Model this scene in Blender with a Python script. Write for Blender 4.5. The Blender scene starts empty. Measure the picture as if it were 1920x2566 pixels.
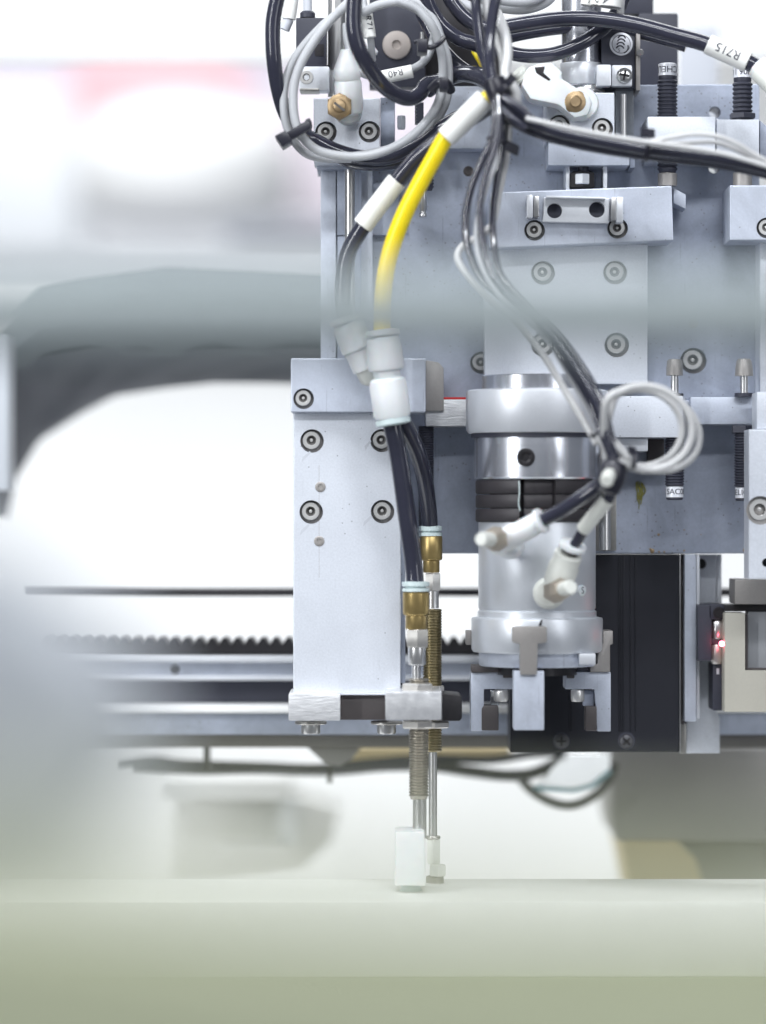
import bpy, bmesh, math, random
from mathutils import Vector, Matrix
R = math.radians
random.seed(7)
scene = bpy.context.scene
col = scene.collection
# ------------------------------------------------------------------ camera, world, lamps, exposure
D = 1500.0            # mm from the lens to the plane in focus
S = 0.000172          # metres per unit of measure in the plane in focus
CX, CY = 960.0, 1283.0
cam = bpy.data.cameras.new('camera')
co = bpy.data.objects.new('camera', cam); col.objects.link(co)
co.location = (0, -D/1000, 0); co.rotation_euler = (R(90), 0, 0)
cam.sensor_fit = 'HORIZONTAL'; cam.sensor_width = 24
cam.lens = 24*(D/1000)/(1920*S)
cam.clip_start = 0.01; cam.clip_end = 50
cam.dof.use_dof = True; cam.dof.focus_distance = D/1000-0.004
cam.dof.aperture_fstop = cam.lens/36.0
scene.camera = co
w = bpy.data.worlds.new('World'); scene.world = w; w.use_nodes = True
bg = w.node_tree.nodes['Background']
bg.inputs[0].default_value = (0.80, 0.87, 1.0, 1); bg.inputs[1].default_value = 0.17
def lamp(name, loc, tgt, sx, sy, power, colr=(1, 1, 1)):
    l = bpy.data.lights.new(name, 'AREA'); l.shape = 'RECTANGLE'; l.size = sx; l.size_y = sy
    l.energy = power; l.color = colr
    o = bpy.data.objects.new(name, l); col.objects.link(o); o.location = loc
    o.rotation_euler = (Vector(tgt)-Vector(loc)).to_track_quat('-Z', 'Y').to_euler()
    return o
lamp('ceiling_strip', (-0.30, -0.55, 1.15), (0, 0, 0), 1.6, 0.07, 17.5, (0.93, 0.96, 1))
lamp('front_fill_strip', (0.25, -1.75, 1.05), (0, -0.3, -0.1), 1.5, 0.10, 16.5, (0.93, 0.96, 1))  # added fill from behind the camera, front-lights the foreground
lamp('side_panel', (1.0, -1.2, 0.35), (0, 0, 0), 0.25, 1.0, 4.5, (0.93, 0.96, 1))
lamp('side_strip', (-0.95, -1.0, 0.40), (0, 0, 0), 0.05, 1.0, 11, (0.95, 0.98, 1))  # unseen strip, shaped to put glints on the black tubes
lamp('screen_fill', (-0.1, 0.40, 0.75), (-0.1, 0.72, 0.0), 1.4, 0.12, 7, (0.96, 0.98, 1))  # added out of view to overexpose the white screen
lamp('screen_fill_low', (0.1, 0.42, -0.70), (0.0, 0.72, -0.1), 1.2, 0.12, 5.0, (0.96, 0.98, 1))  # added below the frame, whitens the lower part of the screen
lamp('hall_fill', (-0.6, 2.4, 2.2), (-0.5, 3.6, 0.2), 2.0, 0.8, 84, (0.96, 0.98, 1))  # unseen fill added to brighten the far background
vs = scene.view_settings
scene.display_settings.display_device = 'sRGB'
vs.view_transform = 'Standard'; vs.look = 'None'; vs.exposure = 0.0; vs.gamma = 1
scene.cycles.use_denoising = True
# ------------------------------------------------------------------ materials
def mat(name, c, metal=0.0, rough=0.5, ns=0, na=0.0, bump=0.0, coat=0.0, stretch=None, specks=None, spec=None, emit=None, trans=0, sss=0, rv=0.12, smudge=0.0):
    m = bpy.data.materials.new(name); m.use_nodes = True
    n, l = m.node_tree.nodes, m.node_tree.links
    b = n['Principled BSDF']
    b.inputs['Base Color'].default_value = (*c, 1); b.inputs['Metallic'].default_value = metal
    b.inputs['Roughness'].default_value = rough; b.inputs['Coat Weight'].default_value = coat
    if coat: b.inputs['Coat Roughness'].default_value = 0.08
    if spec is not None: b.inputs['Specular IOR Level'].default_value = spec
    if trans: b.inputs['Transmission Weight'].default_value = trans
    if sss:
        b.inputs['Subsurface Weight'].default_value = sss; b.inputs['Subsurface Scale'].default_value = 0.004
    if emit:
        b.inputs['Emission Color'].default_value = (*emit[0], 1); b.inputs['Emission Strength'].default_value = emit[1]
    last = None
    if ns:
        tc = n.new('ShaderNodeTexCoord'); mp = n.new('ShaderNodeMapping'); l.new(tc.outputs['Object'], mp.inputs[0])
        mp.inputs['Scale'].default_value = stretch or (1, 1, 1)
        nz = n.new('ShaderNodeTexNoise'); nz.inputs['Scale'].default_value = ns; nz.inputs['Detail'].default_value = 5
        nz.inputs['Roughness'].default_value = 0.65
        l.new(mp.outputs[0], nz.inputs['Vector'])
        mx = n.new('ShaderNodeMix'); mx.data_type = 'RGBA'
        mx.inputs[6].default_value = (*[max(0, v*(1-na)) for v in c], 1); mx.inputs[7].default_value = (*[min(1, v*(1+na)) for v in c], 1)
        l.new(nz.outputs['Fac'], mx.inputs[0]); last = mx.outputs[2]
        mr = n.new('ShaderNodeMapRange'); mr.inputs[3].default_value = max(0.03, rough-rv); mr.inputs[4].default_value = min(1, rough+rv)
        l.new(nz.outputs['Fac'], mr.inputs[0]); l.new(mr.outputs[0], b.inputs['Roughness'])
        if bump:
            bp = n.new('ShaderNodeBump'); bp.inputs['Strength'].default_value = bump; bp.inputs['Distance'].default_value = 0.0003
            l.new(nz.outputs['Fac'], bp.inputs['Height']); l.new(bp.outputs[0], b.inputs['Normal'])
        if smudge:
            n3 = n.new('ShaderNodeTexNoise'); n3.inputs['Scale'].default_value = 34; n3.inputs['Detail'].default_value = 6; n3.inputs['Roughness'].default_value = 0.6; n3.inputs['Distortion'].default_value = 0.8
            l.new(tc.outputs['Object'], n3.inputs['Vector'])
            r3 = n.new('ShaderNodeMapRange'); r3.inputs[1].default_value = 0.35; r3.inputs[2].default_value = 0.7; r3.inputs[3].default_value = 1-smudge; r3.inputs[4].default_value = 1+smudge*0.4
            l.new(n3.outputs['Fac'], r3.inputs[0])
            h3 = n.new('ShaderNodeHueSaturation'); l.new(last, h3.inputs['Color']); l.new(r3.outputs[0], h3.inputs['Value']); last = h3.outputs[0]
            # fine scratches
            mp4 = n.new('ShaderNodeMapping'); mp4.inputs['Rotation'].default_value = (0.2, 0.7, 0.1); mp4.inputs['Scale'].default_value = (1, 1, 0.03); l.new(tc.outputs['Object'], mp4.inputs[0])
            n4 = n.new('ShaderNodeTexNoise'); n4.inputs['Scale'].default_value = 1500; n4.inputs['Detail'].default_value = 2; l.new(mp4.outputs[0], n4.inputs['Vector'])
            r4 = n.new('ShaderNodeMapRange'); r4.inputs[1].default_value = 0.68; r4.inputs[2].default_value = 0.74; r4.inputs[3].default_value = 1; r4.inputs[4].default_value = 1-smudge*1.2
            l.new(n4.outputs['Fac'], r4.inputs[0])
            h4 = n.new('ShaderNodeHueSaturation'); l.new(last, h4.inputs['Color']); l.new(r4.outputs[0], h4.inputs['Value']); last = h4.outputs[0]
        if specks:
            vo = n.new('ShaderNodeTexVoronoi'); vo.inputs['Scale'].default_value = specks[0]; l.new(tc.outputs['Object'], vo.inputs['Vector'])
            n2 = n.new('ShaderNodeTexNoise'); n2.inputs['Scale'].default_value = 28; l.new(tc.outputs['Object'], n2.inputs['Vector'])
            m1 = n.new('ShaderNodeMath'); m1.operation = 'LESS_THAN'; m1.inputs[1].default_value = specks[1]; l.new(vo.outputs['Distance'], m1.inputs[0])
            m2 = n.new('ShaderNodeMath'); m2.operation = 'GREATER_THAN'; m2.inputs[1].default_value = specks[3]; l.new(n2.outputs['Fac'], m2.inputs[0])
            m3 = n.new('ShaderNodeMath'); m3.operation = 'MULTIPLY'; l.new(m1.outputs[0], m3.inputs[0]); l.new(m2.outputs[0], m3.inputs[1])
            m4 = n.new('ShaderNodeMath'); m4.operation = 'MULTIPLY'; m4.inputs[1].default_value = 0.7; l.new(m3.outputs[0], m4.inputs[0])
            m5 = n.new('ShaderNodeMix'); m5.data_type = 'RGBA'; l.new(m4.outputs[0], m5.inputs[0]); l.new(last, m5.inputs[6])
            m5.inputs[7].default_value = (*specks[2], 1); last = m5.outputs[2]
        l.new(last, b.inputs['Base Color'])
    return m
M = {}
M['plate'] = mat('shaded_blue_aluminium', (0.42, 0.46, 0.555), 0.4, 0.45, 900, 0.16, 0.14, smudge=0.24, specks=(420, 0.13, (0.12, 0.09, 0.07), 0.52))  # darker and bluer than the other aluminium to carry shade and haze
M['alu'] = mat('bead_blasted_aluminium', (0.71, 0.74, 0.80), 0.35, 0.48, 1100, 0.16, 0.16, smudge=0.05, specks=(260, 0.08, (0.25, 0.25, 0.28), 0.52))
M['alu2'] = mat('pale_anodised_aluminium', (0.58, 0.62, 0.71), 0.4, 0.45, 1000, 0.13, 0.12, smudge=0.18, specks=(300, 0.08, (0.2, 0.2, 0.22), 0.5))
M['milled'] = mat('milled_aluminium', (0.74, 0.75, 0.79), 0.5, 0.36, 520, 0.42, 0.9, stretch=(0.35, 1, 2.2))
M['rough_alu'] = mat('dented_aluminium', (0.74, 0.75, 0.79), 0.6, 0.34, 190, 0.38, 0.9)
M['turned'] = mat('turned_aluminium', (0.74, 0.755, 0.81), 0.92, 0.25, 300, 0.10, 0.0, stretch=(0.02, 0.02, 6), rv=0.05)
M['satin'] = mat('satin_aluminium', (0.76, 0.78, 0.82), 0.55, 0.42, 900, 0.06, 0.05)
M['blast'] = mat('white_blasted_aluminium', (0.71, 0.735, 0.775), 0.6, 0.40, 1200, 0.05, 0.06)
M['wornnut'] = mat('worn_pale_nut', (0.40, 0.35, 0.29), 0.4, 0.5, 300, 0.3, 0.3)
M['steel'] = mat('bright_steel', (0.62, 0.615, 0.61), 0.9, 0.30)
M['darksteel'] = mat('worn_steel', (0.36, 0.35, 0.33), 0.9, 0.36, 900, 0.2, 0.0)
M['nickel'] = mat('nickel_plating', (0.58, 0.56, 0.53), 0.75, 0.34, 600, 0.12, 0.0, rv=0.06)
M['threadnickel'] = mat('thread_nickel', (0.40, 0.37, 0.32), 0.85, 0.32, 600, 0.15, 0.0, rv=0.06)
M['brass'] = mat('dull_brass', (0.42, 0.31, 0.13), 0.8, 0.36, 260, 0.25, 0.0)
M['oldbrass'] = mat('dark_brass', (0.25, 0.21, 0.12), 0.85, 0.36, 300, 0.2, 0.0)
M['screwbrass'] = mat('worn_brass_screw', (0.36, 0.26, 0.15), 0.7, 0.42, 260, 0.45, 0.5)
M['blackpu'] = mat('black_polyurethane_tube', (0.030, 0.031, 0.048), 0.0, 0.13, 200, 0.15, 0.03, coat=0.3, rv=0.05)  # bluish lift of the black stands in for lens haze
M['recess'] = mat('recess_shade', (0.13, 0.125, 0.12), 0.6, 0.4)  # dark colour standing in for shade in sockets, slots and gaps
M['screwsteel'] = mat('zinc_screw', (0.70, 0.69, 0.67), 0.55, 0.34, 900, 0.15, 0.1)
M['black'] = mat('matt_black_plastic', (0.036, 0.038, 0.056), 0.0, 0.5, 900, 0.2, 0.1)  # raised towards blue so the colour carries the flare over dark parts
M['blackano'] = mat('black_anodised_aluminium', (0.010, 0.011, 0.018), 0.15, 0.5, 1200, 0.25, 0.12)
M['blackmetal'] = mat('blackened_steel', (0.035, 0.033, 0.036), 0.5, 0.4, 700, 0.2, 0.1)
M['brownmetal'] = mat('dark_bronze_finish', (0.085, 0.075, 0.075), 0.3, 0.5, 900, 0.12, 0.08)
M['greymetal'] = mat('warm_grey_steel', (0.36, 0.34, 0.325), 0.45, 0.45, 900, 0.12, 0.08)
M['grey'] = mat('grey_pvc_cable', (0.45, 0.46, 0.48), 0.0, 0.42, 300, 0.06, 0.05)
M['palegrey'] = mat('pale_pvc_cable', (0.60, 0.60, 0.60), 0.0, 0.35, 300, 0.05, 0.05)
M['white'] = mat('white_nylon', (0.80, 0.82, 0.83), 0.0, 0.38, 300, 0.04, 0.03, sss=0.15)
M['dirtywhite'] = mat('yellowed_nylon', (0.72, 0.73, 0.68), 0.0, 0.42, 120, 0.12, 0.05)
M['sleeve'] = mat('white_marker_sleeve', (0.82, 0.82, 0.79), 0.0, 0.45, 200, 0.04, 0.03)
M['teal'] = mat('pale_teal_release_ring', (0.60, 0.70, 0.70), 0.0, 0.4)
M['yellow'] = mat('yellow_polyurethane_tube', (0.90, 0.70, 0.015), 0.0, 0.3, 200, 0.05, 0.0, sss=0.1)
M['ink'] = mat('black_print', (0.03, 0.03, 0.05), 0.0, 0.6)
M['tie'] = mat('black_nylon_tie', (0.018, 0.018, 0.028), 0.0, 0.32)
M['silverlabel'] = mat('silver_sticker', (0.76, 0.77, 0.82), 0.15, 0.35)
M['beige'] = mat('beige_powder_coat', (0.46, 0.44, 0.38), 0.0, 0.5, 800, 0.06, 0.1)
M['disc'] = mat('beige_nylon_disc', (0.42, 0.37, 0.34), 0.0, 0.55, 400, 0.12, 0.1)
M['blackgloss'] = mat('glossy_black_cable', (0.027, 0.028, 0.046), 0.0, 0.10, 200, 0.15, 0.02, coat=1.0, rv=0.04, spec=0.9)
M['discblack'] = mat('brown_black_rubber', (0.038, 0.034, 0.038), 0.1, 0.5, 900, 0.2, 0.15)
M['red'] = mat('red_paint', (0.55, 0.03, 0.03), 0.0, 0.5)
M['led'] = mat('lit_red_led', (0.9, 0.05, 0.05), 0.0, 0.3, emit=((1.0, 0.10, 0.16), 26))
M['clear'] = mat('clear_plastic', (0.94, 0.96, 0.97), 0.0, 0.12, trans=0.92)
M['hood'] = mat('grey_cloth_cover', (0.125, 0.145, 0.155), 0.0, 0.8, 30, 0.12, 0.3)
M['darkcloth'] = mat('dark_cloth_lining', (0.10, 0.108, 0.125), 0.0, 0.8, 40, 0.2, 0.3)
M['wall'] = mat('white_wall_paint', (0.86, 0.87, 0.88), 0.0, 0.8, 8, 0.02)
M['bgwhite'] = mat('white_enamel', (0.88, 0.88, 0.87), 0.0, 0.5)
M['bggrey'] = mat('light_grey_enamel', (0.55, 0.57, 0.62), 0.0, 0.5)
M['bgmid'] = mat('mid_grey_enamel', (0.30, 0.29, 0.28), 0.0, 0.6)
M['bgbrown'] = mat('brown_grey_paint', (0.20, 0.185, 0.17), 0.0, 0.6)
M['bgfaint'] = mat('warm_white_enamel', (0.86, 0.855, 0.84), 0.0, 0.6)
M['screwblack'] = mat('blackened_screw', (0.075, 0.075, 0.085), 0.3, 0.4)
M['innergrey'] = mat('dull_grey_panel', (0.34, 0.35, 0.37), 0.2, 0.5)
M['bgrose'] = mat('rosy_white_enamel', (0.72, 0.65, 0.70), 0.0, 0.6)
M['bgpink'] = mat('pink_red_paint', (0.74, 0.45, 0.48), 0.0, 0.6)
M['bglilac'] = mat('lilac_grey_paint', (0.62, 0.55, 0.66), 0.0, 0.6)
M['bgyellow'] = mat('straw_yellow_paint', (0.62, 0.50, 0.27), 0.0, 0.6)
M['bgcyan'] = mat('pale_cyan_edge', (0.35, 0.62, 0.70), 0.0, 0.5)
M['board'] = mat('pale_green_board', (0.92, 0.925, 0.90), 0.0, 0.5, 60, 0.05)
M['boardbase'] = mat('olive_board', (0.26, 0.29, 0.15), 0.0, 0.6, 60, 0.06)
M['fgolive'] = mat('olive_grey_paint', (0.66, 0.69, 0.47), 0.0, 0.6, 20, 0.04)
M['fggrey'] = mat('blue_grey_paint', (0.56, 0.59, 0.63), 0.0, 0.6, 20, 0.04)
M['bgpale'] = mat('pale_enamel', (0.70, 0.72, 0.74), 0.0, 0.6)
M['rail'] = mat('grey_green_rail_paint', (0.33, 0.375, 0.38), 0.0, 0.6)
# ------------------------------------------------------------------ helpers
def k(Y): return S*(1+Y/D)
def W(px, py, Y): return Vector(((px-CX)*k(Y), Y/1000, (CY-py)*k(Y)))
OFF = {}
def link(o, parent=None):
    col.objects.link(o)
    if parent is not None: o.parent = parent
    return o
def info(o, label, cat=None, group=None, kind=None):
    if label: o['label'] = label
    if cat: o['category'] = cat
    if group: o['group'] = group
    if kind: o['kind'] = kind
    return o
def thing(name, label, cat, at, group=None):
    o = bpy.data.objects.new(name, None); o.empty_display_size = 0.01
    o.location = W(*at); link(o); info(o, label, cat, group); OFF[o.name] = o.location.copy()
    return o
def finish(bm, name, smooth=None):
    bmesh.ops.recalc_face_normals(bm, faces=bm.faces)
    me = bpy.data.meshes.new(name); bm.to_mesh(me); bm.free()
    if smooth:
        for p in me.polygons: p.use_smooth = True
        me.set_sharp_from_angle(angle=R(smooth))
    return me
def put(name, bm, m, parent=None, label=None, cat=None, group=None, kind=None, smooth=38):
    off = OFF[parent.name] if parent is not None else None
    if off is None:
        # a thing of one mesh: its origin at the centre of its base
        xs = [v.co for v in bm.verts]
        off = Vector(((min(p.x for p in xs)+max(p.x for p in xs))/2, (min(p.y for p in xs)+max(p.y for p in xs))/2, min(p.z for p in xs)))
        bmesh.ops.translate(bm, verts=bm.verts, vec=-off)
        o = bpy.data.objects.new(name, finish(bm, name, smooth)); o.location = off
    else:
        bmesh.ops.translate(bm, verts=bm.verts, vec=-off)
        o = bpy.data.objects.new(name, finish(bm, name, smooth))
    o.data.materials.append(M[m]); link(o, parent); OFF[o.name] = off
    info(o, label, cat, group, kind)
    return o
def box(x0, y0, x1, y1, Yf, Yb, bev=2.0, bm=None):
    return prism([(x0, y0), (x1, y0), (x1, y1), (x0, y1)], Yf, Yb, bev, bm)
def prism(pts, Yf, Yb, bev=2.0, bm=None):
    nb = bmesh.new()
    f = [nb.verts.new(W(x, y, Yf)) for x, y in pts]
    b = [nb.verts.new(Vector((v.co.x, Yb/1000, v.co.z))) for v in f]
    nb.faces.new(f); nb.faces.new(b[::-1])
    for i in range(len(f)):
        j = (i+1) % len(f); nb.faces.new((f[j], f[i], b[i], b[j]))
    bmesh.ops.recalc_face_normals(nb, faces=nb.faces)
    if bev:
        bmesh.ops.bevel(nb, geom=[e for e in nb.edges], offset=bev*k(Yf), segments=2, profile=0.6, affect='EDGES', clamp_overlap=True)
    if bm is None: return nb
    tmp = bpy.data.meshes.new('t'); nb.to_mesh(tmp); nb.free(); bm.from_mesh(tmp); bpy.data.meshes.remove(tmp)
    return bm
def rev(bm, org, axis, rings, seg=28, a0=0.0, a1=None, ref=None, sy=1.0):
    """rings: (radius, height along axis[, hex]) in metres; closed ends where radius > 0"""
    if bm is None: bm = bmesh.new()
    ax = axis.normalized()
    rf = ref or (Vector((0, 0, 1)) if abs(ax.z) < 0.9 else Vector((0, -1, 0)))
    u = (rf-ax*rf.dot(ax)).normalized(); v = ax.cross(u)
    part = a1 is not None; span = (a1-a0) if part else 2*math.pi
    n = seg+1 if part else seg
    rows = []
    for rg in rings:
        r, h = rg[0], rg[1]; hx = len(rg) > 2 and rg[2]
        if r <= 0 and not part:
            rows.append([bm.verts.new(org+ax*h)]); continue
        row = []
        for i in range(n):
            a = a0+span*i/seg
            q = r
            if hx:
                m_ = (a % (math.pi/3))-math.pi/6; q = r*math.cos(math.pi/6)/math.cos(m_)
            row.append(bm.verts.new(org+ax*h+u*(q*math.cos(a)*sy)+v*(q*math.sin(a))))
        rows.append(row)
    for A, B in zip(rows, rows[1:]):
        if len(A) == 1 and len(B) == 1: continue
        for i in range(n if not part else n-1):
            j = (i+1) % n
            if len(A) == 1: bm.faces.new((A[0], B[i], B[j]))
            elif len(B) == 1: bm.faces.new((A[i], B[0], A[j]))
            else: bm.faces.new((A[i], B[i], B[j], A[j]))
    if part:
        bm.faces.new([r_[0] for r_ in rows]); bm.faces.new([r_[-1] for r_ in rows][::-1])
        if True:
            bm.faces.new(rows[0]); bm.faces.new(rows[-1][::-1])
    else:
        for row in (rows[0], rows[-1]):
            if len(row) > 1:
                try: bm.faces.new(row)
                except ValueError: pass
    return bm
def vl(cx, Y, prof, bm=None, seg=28, **kw):
    """upright turned part: prof (radius, y[, hex]) in units of measure, from the top down"""
    kk = k(Y); o = W(cx, CY, Y)
    return rev(bm, o, Vector((0, 0, -1)), [(p[0]*kk, (p[1]-CY)*kk)+tuple(p[2:]) for p in prof], seg, **kw)
def fl(px, py, Y, prof, bm=None, seg=28, **kw):
    """turned part facing the camera side: prof (radius, height towards -Y[, hex])"""
    kk = k(Y)
    return rev(bm, W(px, py, Y), Vector((0, -1, 0)), [(p[0]*kk, p[1]*kk)+tuple(p[2:]) for p in prof], seg, **kw)
def al(p0, p1, prof, bm=None, seg=24, **kw):
    """turned part along p0->p1 (px,py,Y): prof (radius, fraction[, hex])"""
    a, b = W(*p0), W(*p1); kk = k((p0[2]+p1[2])/2); L = (b-a).length
    return rev(bm, a, b-a, [(p[0]*kk, p[1]*L)+tuple(p[2:]) for p in prof], seg, **kw)
def thread(cx, Y, r, y0, y1, pitch, depth=0.12, bm=None, seg=24):
    pr = [(r*0.8, y0)]; y = y0
    while y < y1-pitch*0.9:
        pr += [(r*(1-depth), y+pitch*0.05), (r, y+pitch*0.4), (r, y+pitch*0.6), (r*(1-depth), y+pitch*0.95)]; y += pitch
    pr.append((r*0.8, y1))
    return vl(cx, Y, pr, bm, seg)
def smooth_path(pts, sub=8):
    P = [W(*p) for p in pts]
    P = [P[0]+(P[0]-P[1])]+P+[P[-1]+(P[-1]-P[-2])]
    out = []
    for i in range(1, len(P)-2):
        a, b, c, d = P[i-1], P[i], P[i+1], P[i+2]
        for s in range(sub):
            t = s/sub
            out.append(0.5*((2*b)+(c-a)*t+(2*a-5*b+4*c-d)*t*t+(3*b-a-3*c+d)*t**3))
    out.append(P[-2]); return out
def tube_path(path, r, bm=None, seg=14, cap=True):
    if bm is None: bm = bmesh.new()
    t0 = (path[1]-path[0]).normalized()
    u = t0.cross(Vector((0, 1, 0.01)));
    if u.length < 1e-4: u = Vector((1, 0, 0))
    u.normalize(); rows = []
    for i, p in enumerate(path):
        t = (path[min(i+1, len(path)-1)]-path[max(i-1, 0)]).normalized()
        u = (u-t*u.dot(t)).normalized(); v = t.cross(u)
        rr = r[i] if isinstance(r, list) else r
        rows.append([bm.verts.new(p+(u*math.cos(2*math.pi*q/seg)+v*math.sin(2*math.pi*q/seg))*rr) for q in range(seg)])
    for A, B in zip(rows, rows[1:]):
        for i in range(seg):
            j = (i+1) % seg; bm.faces.new((A[i], B[i], B[j], A[j]))
    if cap:
        bm.faces.new(rows[0][::-1]); bm.faces.new(rows[-1])
    return bm
def tube(pts, r, bm=None, seg=14, sub=8):
    Ym = sum(p[2] for p in pts)/len(pts)
    return tube_path(smooth_path(pts, sub), r*k(Ym), bm, seg)
def drill(o, cutters):
    """cut real recesses; cutters: (px, py, radius, depth mm, Y of the face)"""
    off = OFF[o.name]; bm = bmesh.new()
    for px, py, r, dp, Y in cutters:
        kk = k(Y); c = W(px, py, Y)-off
        rev(bm, c+Vector((0, -0.002, 0)), Vector((0, 1, 0)), [(r*kk, 0), (r*kk, 0.002+dp/1000)], 32)
    bmesh.ops.recalc_face_normals(bm, faces=bm.faces)
    me = bpy.data.meshes.new('cut'); bm.to_mesh(me); bm.free()
    c = bpy.data.objects.new('cut', me); col.objects.link(c)
    c.matrix_world = Matrix.Translation(off) if o.parent is not None else Matrix.Translation(o.location)
    md = o.modifiers.new('b', 'BOOLEAN'); md.object = c; md.operation = 'DIFFERENCE'; md.solver = 'EXACT'
    bpy.context.view_layer.update()
    dg = bpy.context.evaluated_depsgraph_get()
    nm = bpy.data.meshes.new_from_object(o.evaluated_get(dg))
    mt = o.data.materials[0]
    o.modifiers.clear(); old = o.data; o.data = nm; nm.name = o.name
    nm.materials.clear(); nm.materials.append(mt)
    for p in nm.polygons: p.material_index = 0
    bpy.data.meshes.remove(old); bpy.data.objects.remove(c); bpy.data.meshes.remove(me)
CACHE = {}
def shared(key, build, m, smooth=38):
    if key not in CACHE:
        me = finish(build(), key, smooth); me.materials.append(M[m]); CACHE[key] = me
    return CACHE[key]
def place(name, me, parent, px, py, Y, scale, rz=0.0, label=None):
    o = bpy.data.objects.new(name, me); link(o, parent)
    o.location = W(px, py, Y)-(OFF[parent.name] if parent is not None else Vector())
    o.scale = (scale,)*3; o.rotation_euler = (0, rz, 0); OFF[o.name] = OFF.get(parent.name)
    if label: o['label'] = label
    return o
def b_socket():
    # socket cap screw, head radius 1, facing -Y, hexagon recess
    return rev(None, Vector(), Vector((0, -1, 0)), [(0.9, -0.9), (1, -0.85), (1, -0.10), (0.94, 0), (0.56, 0.0), (0.54, -0.02, 0), (0.50, -0.03, True), (0.48, -0.42, True), (0.26, -0.44), (0.18, -0.30), (0.0, -0.26)], 36)
def socket_mesh(m):
    key = 'socket_screw_'+m
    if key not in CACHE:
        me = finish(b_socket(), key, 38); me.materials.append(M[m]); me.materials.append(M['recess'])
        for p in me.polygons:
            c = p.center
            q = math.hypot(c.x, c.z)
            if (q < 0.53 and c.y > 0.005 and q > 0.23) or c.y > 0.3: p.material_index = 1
        CACHE[key] = me
    return CACHE[key]
def b_phillips():
    bm = rev(None, Vector(), Vector((0, -1, 0)), [(0.95, -0.4), (1, 0), (0.95, 0.14), (0.75, 0.30), (0.45, 0.40), (0, 0.43)], 32)
    return bm
def b_cross():
    bm = bmesh.new()
    for a in (0, 1):
        x, z = (0.62, 0.13) if a else (0.13, 0.62)
        vs_ = [bm.verts.new((sx*x, y, sz*z)) for y in (-0.46, -0.30) for sx, sz in ((-1, -1), (1, -1), (1, 1), (-1, 1))]
        bm.faces.new(vs_[:4]); bm.faces.new(vs_[4:][::-1])
        for i in range(4):
            j = (i+1) % 4; bm.faces.new((vs_[i], vs_[i+4], vs_[j+4], vs_[j]))
    return bm
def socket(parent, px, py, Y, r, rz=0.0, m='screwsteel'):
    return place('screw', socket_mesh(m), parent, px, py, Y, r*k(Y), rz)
def phillips(parent, px, py, Y, r, m='steel', rz=0.2, mc='blackmetal'):
    s = place('screw', shared('cross_screw_'+m, b_phillips, m), parent, px, py, Y, r*k(Y), rz)
    c = bpy.data.objects.new('cross_slot', shared('cross_slot', b_cross, mc, None)); link(c, s); OFF[c.name] = OFF[s.name]
    return s
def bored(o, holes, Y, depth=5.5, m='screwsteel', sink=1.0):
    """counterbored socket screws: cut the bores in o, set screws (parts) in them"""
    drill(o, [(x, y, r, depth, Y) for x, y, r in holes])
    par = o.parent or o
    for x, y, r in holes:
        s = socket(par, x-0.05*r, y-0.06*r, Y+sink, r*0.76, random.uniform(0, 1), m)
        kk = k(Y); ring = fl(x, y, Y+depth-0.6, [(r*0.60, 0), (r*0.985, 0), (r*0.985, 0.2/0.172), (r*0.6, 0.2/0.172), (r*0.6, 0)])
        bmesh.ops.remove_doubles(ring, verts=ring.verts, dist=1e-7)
        put('bore_shade_ring', ring, 'greymetal', par)  # grey ring on the bore floor, painted stand-in for the bore's shadow
def pin(parent, px, py, Y, r, m='greymetal', name='dowel_pin'):
    bm = fl(px, py, Y, [(r, -3), (r, 1.2), (r*0.9, 2), (r*0.45, 1.6), (r*0.4, 0.4), (0, 0.2)], seg=24)
    return put(name, bm, m, parent)
def text_mesh(body, size):
    cu = bpy.data.curves.new('txt', 'FONT'); cu.body = body; cu.size = size; cu.align_x = 'CENTER'; cu.align_y = 'CENTER'
    o = bpy.data.objects.new('txt', cu); col.objects.link(o); bpy.context.view_layer.update()
    me = bpy.data.meshes.new_from_object(o.evaluated_get(bpy.context.evaluated_depsgraph_get()))
    bpy.data.objects.remove(o); bpy.data.curves.remove(cu)
    bm = bmesh.new(); bm.from_mesh(me); bpy.data.meshes.remove(me)
    bmesh.ops.triangulate(bm, faces=bm.faces)
    bmesh.ops.subdivide_edges(bm, edges=[e for e in bm.edges if e.calc_length() > size*0.15], cuts=2)
    return bm
def lettering(parent, body, size, c, axis, up, Rr=None, bend='v', shift=0.0, m='ink', name='lettering', lift=1.02, nrm=None):
    """text laid on a cylinder (radius Rr about the axis or about 'up') or flat"""
    bm = text_mesh(body, size*k(c[2])); o = W(*c); a = axis.normalized(); b = up.normalized(); nrm = nrm or Vector((0, -1, 0))
    nrm = (nrm-a*nrm.dot(a)).normalized(); b = (b-a*b.dot(a)); b = (b-nrm*b.dot(nrm)).normalized()
    for v in bm.verts:
        x, y = v.co.x, v.co.y
        if Rr is None: v.co = o+a*x+b*y
        else:
            q = Rr*k(c[2])
            if bend == 'v':
                t = y/q+shift; v.co = o+a*x+b*(q*lift*math.sin(t))+nrm*(q*lift*math.cos(t))
            else:
                t = x/q+shift; v.co = o+b*y+a*(q*lift*math.sin(t))+nrm*(q*lift*math.cos(t))
    return put(name, bm, m, parent, smooth=None)
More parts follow.
